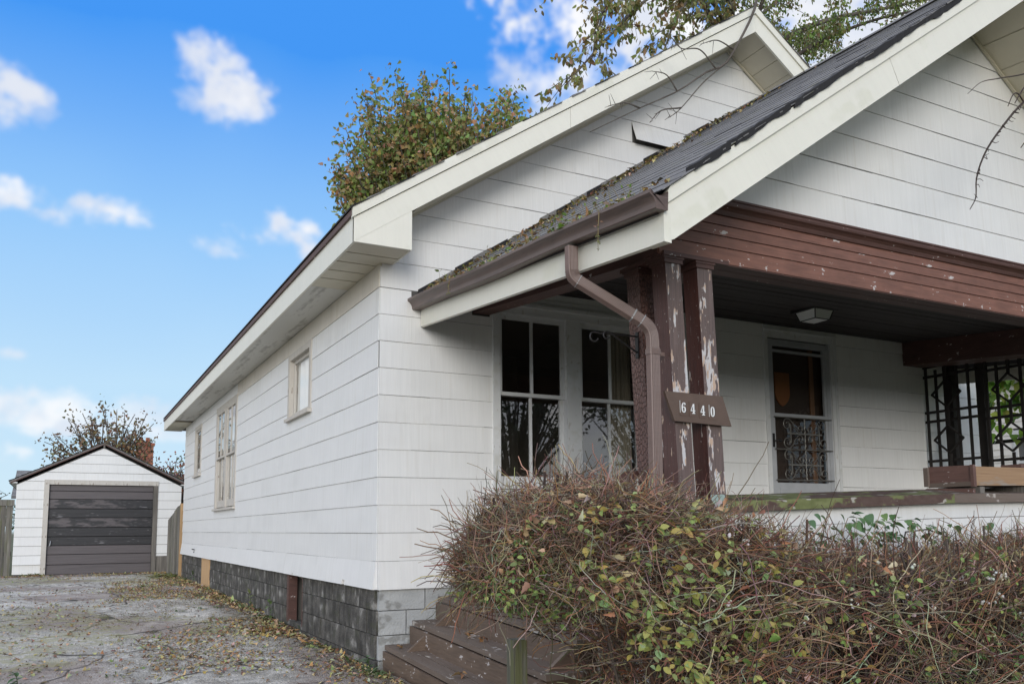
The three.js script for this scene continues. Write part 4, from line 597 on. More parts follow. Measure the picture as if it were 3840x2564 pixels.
// steps
{
  const st = thing('porch_steps', 'brown painted wooden steps with worn edges climbing to the porch', 'steps', [.4, -.93, 1.2]);
  const sag = (z) => -.055 * z, rows = [[.31, -.52, 2.40], [.06, -.72, 2.55], [.56, -.32, 2.2]];
  for (const [x, y, zl] of [[.56, -.32, 2.42], [.31, -.52, 2.44], [.06, -.72, 2.46]]) {
    const bx = (x0, x1, y0, y1, z0, z1) => B('z').hexa([[x0, y0 + sag(z0), z0], [x1, y0 + sag(z0), z0], [x0, y1 + sag(z0), z0], [x1, y1 + sag(z0), z0], [x0, y0 + sag(z1), z1], [x1, y0 + sag(z1), z1], [x0, y1 + sag(z1), z1], [x1, y1 + sag(z1), z1]]);
    const j = R(-.01, .01); bx(x, x + .135, y - .04, y, .05 + j, zl).to('tread_board', CHOCWORN, st); bx(x + .141, x + .285, y - .04, y + R(-.003, .003), .055 - j, zl).to('tread_board', CHOCWORN, st);
    bx(x - .018, x + .008, y - .215, y - .05, .045, zl - .01).to('riser_board', CHOC, st);
  }
  B('z').hexa([[.80, -.33, .05], [.83, -.33, .05], [.80, -.17, .05], [.83, -.17, .05], [.80, -.46, 2.42], [.83, -.46, 2.42], [.80, -.30, 2.42], [.83, -.30, 2.42]]).to('riser_board', CHOC, st);
  for (const z of [.42, 2.36]) B().prism([[.06, -1.0, z], [.84, -1.0, z], [.84, -.38 - .05 * z, z], [.56, -.38 - .05 * z, z], [.06, -.78 - .05 * z, z]], [0, 0, -.04]).to('stringer', CHOC, st);
  B('z').hexa([[.66, -.215, .03], [1.02, -.2, .03], [.70, -.175, .03], [1.02, -.165, .03], [.72, -.225, .42], [1.02, -.215, .42], [.74, -.18, .42], [1.02, -.175, .42]]).to('nosing_board', GREYWOOD, st);
  B().box(-.23, -.145, -1.02, -.335, 2.935, 3.02).to('newel_post', GREENPOST, st);
  B().beam([.93, .655, 2.56], [.62, .42, 2.62], .13, .03).to('wing_cap', REDDARK, st); B().prism([[.93, .635, 2.60], [.62, .405, 2.60], [.62, -.9, 2.60], [.93, -.9, 2.60]], [0, 0, -.03]).to('wing_panel', std({ color: lin(.22, .19, .165) }), st);
}

// ---------------------------------------------------------------- garage, fences, neighbours
const GZ = -17.2, GY = -.80;
{
  const g = thing('garage', 'small white shingled garage with a brown board door at the end of the driveway', 'garage', [-1.63, GY, GZ]);
  const gl = (x) => 1.49 + .505 * (x + 3.56), peak = 2.47, door = [-2.85, -.40, GY - .1, 1.48];
  const wall = put('front_wall', wallShape([[-3.56, GY - .2], [.29, GY - .2], [.29, 1.49], [-1.635, peak], [-3.56, 1.49]], [door], FRONT, GZ - .12, GZ), BACKING, g);
  shingles(wall, FRONT, { r0: 0, r1: 15, h: .2325, t0: GY + .03, s0: -3.575, s1: .30, n: GZ, w: 1.24, gap: .009, holes: [[-2.965, -.285, GY - .2, 1.605], [-.285, .4, GY, -.37]], clip: [[-.505, 1, 1.49 + .505 * 3.56 - .02], [.505, 1, 1.49 + .505 * .29 - .02]], off: (r) => -3.575 + (r % 2) * -.62, mat: (r) => r === 0 && rnd() < .9 ? SIDDIRTY : SID[Math.floor(rnd() * 4)], lift: (r, s) => r === 1 && s < -3 ? .03 : 0 });
  B('z').box(-3.56, -3.44, GY - .2, 1.5, GZ - 6.2, GZ - .121).box(.17, .29, GY - .2, 1.5, GZ - 6.2, GZ - .121).box(-3.44, .17, GY - .2, 1.5, GZ - 6.2, GZ - 6.1).to('wall', SID[0], g);
  B().box(-.27, .28, GY - .05, -.375, GZ - .02, GZ + .01).to('bottom_board', GREYWOOD, g);
  const tr = B().box(-2.966, -2.852, GY, 1.481, GZ - .04, GZ + .03).to('door_casing', FLAKYWOOD, g); B().box(-2.966, -.279, 1.482, 1.603, GZ - .04, GZ + .034).to('door_casing', FLAKYWOOD, g); B().box(-.398, -.285, GY, 1.481, GZ - .04, GZ + .03).to('door_casing', GREYWOOD, g);
  const d = B().box(-2.85, -.40, GY + .005, 1.48, GZ - .07, GZ - .06).to('garage_door', SHINGLEEDGE, g); const ys = [1.478, 1.325, 1.115, .875, .645, .395, .165, -.06, -.285, -.54, GY + .01], mt = [0, 0, 1, 2, 1, 3, 2, 4, 0, 0];
  for (let i = 0; i < 10; i++) { const a = ys[i + 1] + .006, b = ys[i] - .006, x0 = -2.845 + R(0, .004), x1 = -.405, z = GZ - .06; B().hexa([[x0, a, z], [x1, a, z], [x0, b, z], [x1, b, z], [x0, a, z + .026], [x1, a, z + .026], [x0, b - .008, z + .02], [x1, b - .008, z + .02]]).to('door_panel', GDOOR[mt[i]], d); }
  put('handle', limb([[-2.77, .04, GZ - .03], [-2.765, .05, GZ + .02], [-2.775, -.04, GZ + .025], [-2.79, -.07, GZ + .02]], [.012, .012], 6), ALU, d);
  for (const sgn of [0, 1]) {
    const m = (x, y, z) => [sgn ? -3.27 - x : x, y, z], e = [-3.735, 1.535], rr = [-1.635, 2.595];
    const rf = B('z').prism([m(e[0], e[1] - .045, GZ + .06), m(rr[0], rr[1] - .06, GZ + .06), m(rr[0], rr[1], GZ + .06), m(e[0], e[1] + .012, GZ + .06)], [0, 0, -6.4]).to('roof', SHINGLE[1], g);
    for (let i = 0; i < 16; i++) { const t0 = i / 16, t1 = (i + 1.1) / 16, q = (t, dy) => m(mix(e[0] - .02, rr[0], t), mix(e[1] + .013, rr[1] + .002, t) + dy, GZ + .075 + R(-.008, .008)); B('z').prism([q(t0, 0), q(t1, 0), q(t1, .004), q(t0, .018)], [0, 0, -6.43]).to('shingle_row', SHINGLEEDGE, rf); }
    B(nrm([1, .5, 0])).prism([m(-3.70, 1.495, GZ + .035), m(-1.635, 2.53, GZ + .035), m(-1.635, 2.556, GZ + .035), m(-3.70, 1.526, GZ + .035)], [0, 0, .03]).to('barge_board', REDDARK, g);
    B('z').prism([m(-3.73, 1.50, GZ + .05), m(-3.56, 1.50, GZ + .05), m(-3.56, 1.53, GZ + .05), m(-3.73, 1.53, GZ + .05)], [0, 0, -6.2]).to('soffit', WHITEWOOD, g);
  }
  B().box(-1.655, -1.615, 2.44, 2.54, GZ + .035, GZ + .06).to('ridge_block', GREYWOOD, g);
}
{
  const f = thing('board_fence', 'weathered grey board fence left of the garage', 'fence', [-5, GY, -17.25]);
  for (let x = -3.63, i = 0; x > -9; i++) { const w = R(.13, .15), tp = .95 + R(-.02, .03), m = FENCE[i % 3]; B().hexa([[x - w, GY - .05, GZ - .1], [x, GY - .05, GZ - .1], [x - w, tp, GZ - .1], [x, tp, GZ - .1], [x - w + R(-.01, .01), GY - .05, GZ - .075], [x, GY - .05, GZ - .075], [x - w, tp, GZ - .078], [x, tp, GZ - .078]]).to('fence_board', m, f); x -= w + R(.006, .02); }
  B().box(-9, -3.6, .94, 1.09, GZ - .072, GZ - .035).to('top_rail', FENCE[0], f); B().box(-9, -3.62, -.3, -.2, GZ - .14, GZ - .105).to('rail', FENCE[1], f); for (const x of [-4.6, -6.9]) B().box(x - .05, x + .05, GY - .1, 1.0, GZ - .21, GZ - .12).to('fence_post', FENCE[1], f);
}
{
  const f = thing('gate_panel', 'mossy grey board gate standing open beside the back corner of the house', 'gate', [-.15, -.79, -14.8]);
  const tops = [.90, .87, .80, .72, .66, .60]; for (let i = 0; i < 6; i++) { const z0 = -14.12 - i * .17, z1 = z0 - .155, x0 = -.045 - i * .026, x1 = x0 - .022, t = tops[i]; B('z').hexa([[x1 - .022, -.72 - i * .01, z1], [x1, -.72 - i * .01, z1], [x1 - .022, t - .05, z1], [x1, t - .05, z1], [x0 - .022, -.72 - i * .01, z0], [x0, -.72 - i * .01, z0], [x0 - .022, t, z0], [x0, t, z0]]).to('gate_board', FENCE[i % 3], f); }
  B().box(-.06, .03, -.85, .93, -14.14, -14.05).to('gate_post', NEWWOOD, f); B('z').beam([-.02, .55, -14.12], [-.17, .42, -15.1], .03, .09).beam([-.02, -.45, -14.12], [-.17, -.48, -15.1], .03, .09).to('gate_rail', FENCE[0], f);
}
{ // house beyond the garage: only its chimney clears the garage roof
  const z = -34.6, h = thing('far_house', 'distant house with a red brick chimney rising behind the garage roof', 'house', [2, -.8, z - 3]);
  B().box(-4, 9, -.8, 1.9, z - 6, z).to('wall', VINYL, h); for (const s of [0, 1]) B().prism([[-4.5, 1.8, s ? z - 6.5 : z + .5], [9.5, 1.8, s ? z - 6.5 : z + .5], [9.5, 3.1, z - 3], [-4.5, 3.1, z - 3]], [0, -.12, 0]).to('roof', SHINGLE[0], h);
  const x0 = .49, x1 = 1.27, y0 = 2.7, y1 = 4.45, dz = .8, c = B().box(x0 + .01, x1 - .01, y0, y1, z - 3 - dz, z - 3.01).to('chimney', MORTAR, h);
  const n = 23, hh = (y1 - y0) / n; for (let r = 0; r < n; r++) { const o = r % 2 ? .13 : 0; for (let x = x0 - o; x < x1 - .02; x += .26) B().box(Math.max(x0, x + .006), Math.min(x1, x + .254), y0 + r * hh + .006, y0 + (r + 1) * hh, z - 3.05, z - 3 + R(-.004, .004)).to('brick', brickM[Math.floor(rnd() * 4)], c); }
  B().box(x0 - .05, x1 + .05, y1 + .002, y1 + .13, z - 3 - dz - .05, z - 2.95).to('chimney_cap', brickM[0], c); for (const x of [.70, 1.02]) put('flue', limb([[x, y1 + .1, z - 3.4], [x, y1 + .42, z - 3.4]], [.11, .10], 10), brickM[1], c);
}
{ // next-door house seen through the trellis
  const x = 15, h = thing('neighbour_house', 'cream clapboard house next door seen through the porch trellis', 'house', [19, -.92, -3]), za = -3.47, zb = -2.09, ya = .91, yb = 2.23;
  B('z').box(x + .03, x + 8, -.92, 3.5, -15, 3).to('wall', BACKING, h);
  for (let y = -.9; y < 3.45; y += .138) for (const [a, b] of y > ya - .06 && y < yb - .06 ? [[-15, za], [zb, 3]] : [[-15, 3]]) B('z').hexa([[x - .004, y, a], [x + .03, y, a], [x + .014, y + .146, a], [x + .03, y + .146, a], [x - .004, y, b], [x + .03, y, b], [x + .014, y + .146, b], [x + .03, y + .146, b]]).to('clapboard', VINYL, h);
  const w = B('z').box(x - .02, x + .03, ya, yb, za, za + .09).box(x - .02, x + .03, ya, yb, zb - .09, zb).box(x - .02, x + .03, ya, ya + .09, za + .09, zb - .09).box(x - .02, x + .03, yb - .09, yb, za + .09, zb - .09).box(x - .015, x + .03, 1.54, 1.59, za + .09, zb - .09).to('window', WHITEWOOD, h);
  for (const [a, b] of [[ya + .09, 1.54], [1.59, yb - .09]]) B().face([[x + .01, a, za + .09], [x + .01, a, zb - .09], [x + .01, b, zb - .09], [x + .01, b, za + .09]].reverse()).to('pane', GLASS, w); B('z').box(x + .05, x + .06, ya, yb, za, zb).to('blind', NETCURTAIN, w);
  for (const m of [1, -1]) { const q = (d) => (m > 0 ? x - .4 + d : x + 8.4 - d); B('z').prism([[q(0), 3.45, -15.3], [q(0), 3.45, 3.3], [q(4.4), 5.4, 3.3], [q(4.4), 5.4, -15.3]], [0, -.15, 0]).to('roof', SHINGLE[2], h); }
}

// ---------------------------------------------------------------- plants
function leafGeo(l, w, pts, fold = .25, droop = .25) {  // half outline pts: [along 0..1, half width 0..1]
  const P = [], I = []; const n = pts.length; pts.forEach(([t, k]) => { const y = -droop * t * t * l, z = t * l; P.push(-k * w / 2, y + k * w / 2 * fold, z, 0, y, z, k * w / 2, y + k * w / 2 * fold, z); });
  for (let i = 0; i + 1 < n; i++) { const a = i * 3; I.push(a, a + 1, a + 3, a + 1, a + 4, a + 3, a + 1, a + 2, a + 4, a + 2, a + 5, a + 4); }
  const g = new THREE.BufferGeometry(); g.setAttribute('position', new THREE.Float32BufferAttribute(P, 3)); g.setIndex(I); g.computeVertexNormals(); return g;
}
const OVAL = [[0, .12], [.2, .75], [.45, 1], [.7, .82], [.9, .35], [1, .02]], LOBED = [[0, .1], [.12, .8], [.3, .95], [.42, .65], [.58, .8], [.72, .4], [.86, .3], [1, .02]], NARROW = [[0, .1], [.25, .8], [.5, 1], [.75, .6], [1, .02]], HEART = [[-.06, .45], [.06, .95], [.25, 1], [.5, .8], [.75, .42], [1, .02]];
const leafMat = (r, g, b, t = .3) => new THREE.MeshPhysicalMaterial({ color: lin(r, g, b), roughness: .7, transmission: t, thickness: 0, side: THREE.DoubleSide });
const WHITELEAF = leafMat(1, 1, 1, .3);
const _m = new THREE.Matrix4(), _q = new THREE.Quaternion(), _v = new THREE.Vector3(), _s = new THREE.Vector3(), _c = new THREE.Color();
function look(dir, roll = 0) {                         // rotation taking +z to dir
  const z = nrm(dir); let x = cross(Math.abs(z[1]) > .98 ? [1, 0, 0] : [0, 1, 0], z); x = nrm(x); const y = cross(z, x); const c = Math.cos(roll), s = Math.sin(roll), X = add(mul(x, c), mul(y, s)), Y = sub(mul(y, c), mul(x, s));
  return new THREE.Matrix4().set(X[0], Y[0], z[0], 0, X[1], Y[1], z[1], 0, X[2], Y[2], z[2], 0, 0, 0, 0, 1);
}
function scatter(name, geo, mat, list, parent) {       // list of { p, d, roll, s, c }
  const im = new THREE.InstancedMesh(geo, mat, list.length), b = baseOf(parent); im.name = parent ? name : numbered(name);
  list.forEach((e, i) => { const m = look(e.d, e.roll || 0); const s = Array.isArray(e.s) ? e.s : [e.s, e.s, e.s]; m.scale(_s.set(...s)); m.setPosition(e.p[0] - b[0], e.p[1] - b[1], e.p[2] - b[2]); im.setMatrixAt(i, m); if (e.c) im.setColorAt(i, _c.setRGB(...e.c)); });
  im.castShadow = im.receiveShadow = true; (parent || scene).add(im); return stuff(im);
}
const std_cut = std({ color: lin(.50, .34, .20), roughness: .9 });
const BARK = std({ roughness: .95, map: tex(128, 256, .5, 1, (u, v) => { const f = fbm(u, v, 10, 6, 801, 4); return mix3([.045, .036, .028], [.14, .12, .10], f); }) });
const TWIGBARK = std({ color: lin(.05, .034, .027), roughness: .8 });
const dirR = (r) => { const z = r() * 2 - 1, a = r() * 6.2832, k = Math.sqrt(1 - z * z); return [k * Math.cos(a), z, k * Math.sin(a)]; };
const jit = (c, r, k = .3) => c.map((x) => x * (1 - k / 2 + k * r()));
function tree(o) {
  const r = rng(o.seed), t = thing(o.name || 'tree', o.label, o.category || 'tree', [o.base[0], o.base[1], o.base[2]], o.group), C = o.center, rad = o.radii;
  const fork = o.fork || [mix(o.base[0], C[0], .8), o.base[1] + o.trunk, mix(o.base[2], C[2], .8)];
  put('trunk', limb([add(o.base, [0, -.2, 0]), mixv(o.base, fork, .5).map((x, i) => x + (i === 1 ? 0 : R(-.1, .1, r))), fork], [o.thick, o.thick * .6], 9), BARK, t);
  const leaves = [], twigs = [];
  for (let i = 0; i < o.limbs; i++) {
    let d = dirR(r); if (d[1] < -.35) d[1] *= -.6; d = nrm(d); const k = (.55 + .45 * r()) * (o.lobes ? .80 + .42 * n3(d[0] * 2.1 + 7, d[1] * 2.1, d[2] * 2.1, o.seed) : 1); const end = [C[0] + d[0] * rad[0] * k, C[1] + d[1] * rad[1] * k, C[2] + d[2] * rad[2] * k];
    const pts = []; const mid = add(mixv(fork, end, .5), [R(-.3, .3, r), Math.abs(R(.1, .5, r)), R(-.3, .3, r)]); for (let j = 0; j <= 6; j++) { const s = j / 6; pts.push(mixv(mixv(fork, mid, s), mixv(mid, end, s), s)); }
    const g = limb(pts, [o.thick * .22, .012], 5); if (i < o.mainLimbs) put('limb', g, BARK, t); else twigs.push(g.translate(-o.base[0], -o.base[1], -o.base[2]));
    const n = o.per; for (let j = 0; j < n; j++) {
      const s = Math.pow(r(), o.lobes ? .42 : .6), q = mixv(mixv(mixv(fork, mid, s), mixv(mid, end, s), s), end, 0), spread = o.spread * (1.1 - .75 * s);
      const sp = add(q, mul(dirR(r), spread * r())); const cl = 1 + Math.floor(r() * 3);
      for (let k2 = 0; k2 < cl; k2++) { const pos = add(sp, mul(dirR(r), o.leaf * 1.3)); const dd = nrm(add(dirR(r), [d[0] * .5, -.35, d[2] * .5])); const c = o.colors[Math.floor(Math.pow(r(), 1.2) * o.colors.length)]; leaves.push({ p: pos, d: dd, roll: r() * 6, s: o.leaf * R(.65, 1.25, r), c: jit(c, r, .5) }); }
    }
    // a straight leafy shoot beyond the crown
    for (let j = 0; j < (o.shoots || 0); j++) { const q = add(end, mul(nrm(add(d, mul(dirR(r), .7))), o.shootLen * r())); leaves.push({ p: q, d: dirR(r), roll: r() * 6, s: o.leaf * R(.6, 1.1, r), c: jit(o.colors[Math.floor(r() * o.colors.length)], r, .5) }); }
  }
  if (twigs.length) stuff(put('twigs', mergeGeometries(twigs), BARK, null)) && t.add(scene.children[scene.children.length - 1]);
  const cr = scatter('crown', leafGeo(1, .72, o.shape || LOBED, .3, .3), WHITELEAF, leaves, t); return t;
}
tree({ label: 'large bushy maple with olive and brown autumn leaves behind the house roof', category: 'tree', seed: 5, base: [10.2, -.8, -21.5], trunk: 5.5, thick: .28, center: [9.75, 12.0, -21], radii: [4.5, 5.2, 4.2], limbs: 460, mainLimbs: 8, per: 88, spread: 1.5, leaf: .18, shoots: 4, shootLen: .45, lobes: true, colors: [[.20, .26, .06], [.23, .28, .07], [.30, .26, .08], [.18, .23, .055], [.38, .25, .11], [.46, .28, .13]] });
tree({ label: 'thin half-bare tree with dark brown leaves rising behind the garage roof', category: 'tree', seed: 9, base: [-.9, -.8, -24], trunk: 2.2, thick: .09, center: [-1.35, 2.9, -24], radii: [1.9, 1.75, 1.4], limbs: 90, mainLimbs: 10, per: 13, spread: .4, leaf: .115, shoots: 3, shootLen: .4, colors: [[.17, .11, .055], [.23, .145, .065], [.13, .09, .05], [.24, .19, .07]] });
tree({ name: 'shrub', label: 'red and green autumn shrub between the garage roof and the house corner', category: 'shrub', seed: 12, base: [.75, -.8, -21], trunk: 1.2, thick: .07, center: [.62, 1.75, -21], radii: [1.0, 1.0, .8], limbs: 60, mainLimbs: 6, per: 14, spread: .3, leaf: .095, shoots: 2, shootLen: .3, colors: [[.26, .07, .045], [.33, .11, .05], [.14, .16, .05], [.19, .08, .05]] });
tree({ name: 'shrub', label: 'dark green bush showing above the fence left of the garage', category: 'shrub', seed: 14, base: [-6.6, -.8, -29], trunk: 1, thick: .09, center: [-6.6, .85, -29], radii: [3.1, 1.25, 1.6], limbs: 140, mainLimbs: 6, per: 18, spread: .5, leaf: .12, shoots: 0, shootLen: .3, colors: [[.035, .06, .015], [.05, .08, .02], [.06, .075, .025]] });
// trees over the road, behind the camera, that the porch windows mirror
tree({ label: 'broad dark street tree across the road', category: 'tree', seed: 21, base: [12.5, -1, 21], trunk: 2.2, thick: .3, center: [12.5, 5.3, 21], radii: [4.2, 4.2, 3.2], limbs: 75, mainLimbs: 6, per: 13, spread: 1.1, leaf: .2, shoots: 0, shootLen: .3, colors: [[.035, .055, .015], [.05, .06, .02], [.03, .04, .015]] });
tree({ label: 'second street tree across the road beyond the broad one', category: 'tree', seed: 22, base: [21.5, -1, 24], trunk: 2.5, thick: .3, center: [21.5, 5.6, 24], radii: [4.6, 4.5, 3.4], limbs: 75, mainLimbs: 6, per: 13, spread: 1.1, leaf: .2, shoots: 0, shootLen: .3, colors: [[.03, .045, .015], [.05, .05, .02], [.04, .035, .018]] });
tree({ label: 'street tree opposite the driveway', category: 'tree', seed: 23, base: [4.5, -1, 25], trunk: 2.5, thick: .3, center: [4.5, 5.2, 25], radii: [3.6, 4.2, 3.2], limbs: 75, mainLimbs: 6, per: 20, spread: 1.1, leaf: .2, shoots: 0, shootLen: .3, colors: [[.035, .055, .015], [.05, .06, .02]] });
tree({ name: 'shrub', label: 'low dark shrub row under the street trees across the road', category: 'shrub', seed: 26, base: [14, -1, 24], trunk: .6, thick: .1, center: [14, .8, 24], radii: [9, 1.9, 1.4], limbs: 160, mainLimbs: 4, per: 26, spread: .7, leaf: .2, colors: [[.04, .05, .02], [.05, .045, .025]] });
// tree at the right side of the house whose limbs hang over the roof
{
  const r = rng(33), t = thing('overhanging_tree', 'tree behind the house with long limbs of hanging yellow-green leaves over the roof', 'tree', [10.6, -.92, -6.4]), F = [10.3, 9.4, -6.3];
  put('trunk', limb([[10.6, -1.1, -6.4], [10.5, 4, -6.45], F], [.24, .15], 9), BARK, t);
  const leaves = [], tw = []; const cv = (p) => new THREE.CatmullRomCurve3(p.map((q) => new THREE.Vector3(...q)));
  const L = [
    [[F, [10.9, 10.7, -6.2], [12.5, 11.9, -6], [15.5, 13.2, -5.8], [18, 14, -5]], .11, 'r'], [[F, [10.6, 11.2, -6.2], [12.2, 12.9, -6], [14.2, 15.0, -5.6]], .08, 'r'], [[F, [11.4, 10.6, -5.4], [13, 11.3, -4.2], [14.8, 11.3, -3]], .06, 'r'], [[F, [11.2, 11.2, -6.6], [13, 12.3, -7], [15.5, 12.2, -7]], .06, 'r'], [[F, [11.6, 10.2, -6], [13.5, 10.5, -5.6], [15.3, 9.9, -5]], .045, 'r'],
    [[F, [10.0, 11.3, -6.0], [8.6, 11.8, -5.4], [7.0, 11.2, -4.8], [5.6, 9.6, -4.2], [5.0, 7.95, -4.0]], .06, 'l'], [[F, [9.7, 11.0, -5.8], [8.2, 11.0, -5], [6.6, 9.9, -4.3], [5.3, 8.5, -3.9], [4.4, 7.4, -3.8]], .055, 'l'], [[F, [9.6, 11.6, -6.2], [8.2, 12.2, -6.0], [6.4, 11.5, -5.3], [5.4, 10.3, -4.8]], .05, 'l'],
    [[F, [9.4, 10.7, -5.2], [8.0, 10.4, -4.2], [6.6, 9.2, -3.5], [5.9, 8.0, -3.2]], .05, 'l'], [[F, [9.8, 11.8, -5.6], [9.2, 12.4, -4.8], [8.2, 12.0, -4], [7.4, 10.6, -3.4]], .05, 'l'], [[F, [9.2, 11.2, -5.8], [7.8, 11.4, -5.4], [6.3, 10.4, -4.9], [5.6, 9.0, -4.6]], .045, 'l'], [[F, [10.3, 11.9, -5], [9.8, 12.2, -3.6], [8.8, 11.4, -2.6], [8.0, 10, -2.2]], .05, 'l'],
  ];
  for (const [p, rad, side] of L) {
    const c = cv(p), pts = c.getPoints(22).map((q) => [q.x, q.y, q.z]); put('limb', limb(pts, [rad, .012], 7), BARK, t);
    const n = side === 'l' ? 26 : 26; for (let i = 0; i < n; i++) {
      const s = Math.pow(R(.08, 1, r), .8), a = pts[Math.floor(s * 22)]; const dn = side === 'l' ? [R(-.8, .2, r), R(-.6, .35, r), R(-.3, .7, r)] : [R(-.5, .7, r), R(-.3, .6, r), R(-.3, .6, r)]; const ln = R(.5, 1.25, r), pp = []; const d = nrm(dn);
      for (let j = 0; j <= 6; j++) { const q = j / 6 * ln; pp.push(add(a, [d[0] * q, d[1] * q - .32 * q * q, d[2] * q])); } tw.push(limb(pp, [.009, .003], 4));
      const m = side === 'l' ? 34 : 80; for (let j = 0; j < m; j++) { const q = pp[1 + Math.floor(r() * 5.99)], pos = add(q, mul(dirR(r), side === 'l' ? .07 : .16)); const cc = side === 'l' ? [[.28, .24, .07], [.22, .22, .06], [.17, .19, .05], [.24, .17, .07]] : [[.15, .22, .03], [.20, .25, .045], [.12, .15, .03], [.18, .15, .06]]; leaves.push({ p: pos, d: nrm([R(-.4, .4, r), R(-1, -.1, r), R(-.4, .4, r)]), roll: r() * 6, s: R(.08, .13, r) * (side === 'l' ? 1 : .78), c: jit(cc[Math.floor(r() * 4)], r, .5) }); }
    }
  }
  // bare twigs trailing in front of the gable
  const bare = (p, rr) => put('bare_branch', limb(cv(p).getPoints(24).map((q) => [q.x, q.y, q.z]), rr, 6), BARK, t);
  bare([[6.4, 9.6, -3.5], [5.4, 8.3, -1.2], [4.5, 6.75, .35], [4.05, 5.98, .75], [3.77, 5.50, .78], [3.57, 5.20, .76], [3.33, 5.06, .75], [2.97, 4.78, .72], [2.51, 4.507, .68], [1.93, 4.148, .62]], [.021, .004]);
  for (const p of [[[3.45, 5.12, .76], [3.2, 5.25, .8], [2.95, 5.2, .8], [2.8, 5.28, .82]], [[3.57, 5.2, .76], [3.3, 4.95, .74], [2.95, 4.55, .72], [2.78, 4.42, .72]], [[3.0, 4.6, .72], [2.75, 4.52, .70], [2.6, 4.36, .7]], [[3.7, 5.4, .77], [3.45, 5.42, .8], [3.2, 5.3, .82]], [[2.5, 4.5, .68], [2.3, 4.5, .7], [2.1, 4.42, .7]], [[2.95, 4.77, .72], [2.8, 4.9, .74], [2.6, 4.88, .76]]]) { bare(p, [.009, .003]); for (let k = 0; k < 5; k++) { const a = mixv(p[p.length - 2], p[p.length - 1], r()); tw.push(limb([a, add(a, [R(-.12, .06, r), R(-.14, .1, r), R(-.03, .05, r)])], [.004, .002], 3)); } }
  const merged = mergeGeometries(tw); const tm = put('twigs', merged, BARK, t); stuff(tm);
  scatter('crown', leafGeo(1, .5, OVAL, .25, .3), WHITELEAF, leaves, t);
}
// bare twig of the tree beyond the right edge, hanging before the porch gable
{
  const t = thing('front_yard_tree', 'bare dark twigs hanging in front of the porch gable at the right edge', 'tree', [6.6, -.97, 4.6]);
  put('trunk', limb([[6.6, -1.2, 4.6], [6.5, 2, 4.6], [6.3, 4.4, 4.5]], [.14, .09], 9), BARK, t);
  const b = (p, r0) => put('bare_branch', limb(new THREE.CatmullRomCurve3(p.map((q) => new THREE.Vector3(...q))).getPoints(28).map((q) => [q.x, q.y, q.z]), r0, 6), TWIGBARK, t);
  b([[6.3, 4.4, 4.5], [5.2, 4.4, 4.2], [4.1, 3.75, 4.0], [3.46, 3.28, 3.9], [3.188, 3.037, 3.9], [2.969, 2.802, 3.9], [2.852, 2.595, 3.9], [2.83, 2.46, 3.9], [2.759, 2.366, 3.9]], [.012, .0026]);
  b([[4.6, 4.1, 4.1], [4.0, 3.7, 4.0], [3.484, 3.497, 3.9], [3.18, 3.388, 3.9], [2.98, 3.31, 3.9], [2.824, 3.19, 3.9]], [.007, .0018]); b([[3.46, 3.28, 3.9], [3.36, 3.31, 3.92], [3.27, 3.27, 3.94], [3.2, 3.17, 3.94]], [.006, .003]); b([[3.6, 3.5, 3.92], [3.42, 3.36, 3.93], [3.3, 3.22, 3.93]], [.008, .003]); b([[3.6, 3.05, 3.92], [3.42, 2.98, 3.93], [3.33, 2.9, 3.93]], [.006, .003]);
  const r = rng(40), K = [[3.46, 3.28, 3.9], [3.188, 3.037, 3.9], [2.969, 2.802, 3.9], [2.852, 2.595, 3.9], [2.83, 2.46, 3.9]]; for (let i = 0; i < 22; i++) { const j = Math.floor(r() * 4), a = mixv(K[j], K[j + 1], r()); b([a, add(a, [R(-.02, .02, r), R(-.022, .012, r), R(-.01, .02, r)]), add(a, [R(-.03, .03, r), R(-.03, .02, r), R(-.01, .03, r)])], [.003, .0015]); }
}
// climbing vine between the porch and the next house
{
  const v = thing('climbing_vine', 'bright green vine with heart-shaped leaves behind the porch trellis', 'vine', [9.9, -.92, -1]), r = rng(44), list = [];
  for (let i = 0; i < 7; i++) put('stem', limb([[9.9, -1, -3 + i * .8], [9.85 + R(-.1, .1, r), 1.2, -3 + i * .8 + R(-.2, .2, r)], [9.9, 3.4, -3 + i * .8 + R(-.4, .4, r)]], [.012, .006], 5), BARK, v);
  B('z').box(9.97, 10.0, 3.3, 3.36, -4.2, 3.2).box(9.97, 10.0, 1.5, 1.55, -4.2, 3.2).to('support_rail', TRELLIS, v);
  for (let i = 0; i < 2600; i++) { const y = 1.5 + Math.pow(r(), .8) * 1.7, z = R(-2.6, 2.2, r); if (y < 1.8 && r() < .6) continue; list.push({ p: [9.85 + R(-.25, .12, r), y, z], d: nrm([R(-.7, .3, r), R(-1, .05, r), R(-.5, .5, r)]), roll: R(-.6, .6, r), s: R(.10, .17, r), c: jit([[.17, .34, .03], [.24, .40, .045], [.13, .27, .03], [.32, .40, .06]][i % 4], r, .3) }); }
  scatter('leaves', leafGeo(1, .95, HEART, .15, .25), leafMat(1, 1, 1, .55), list, v);
}

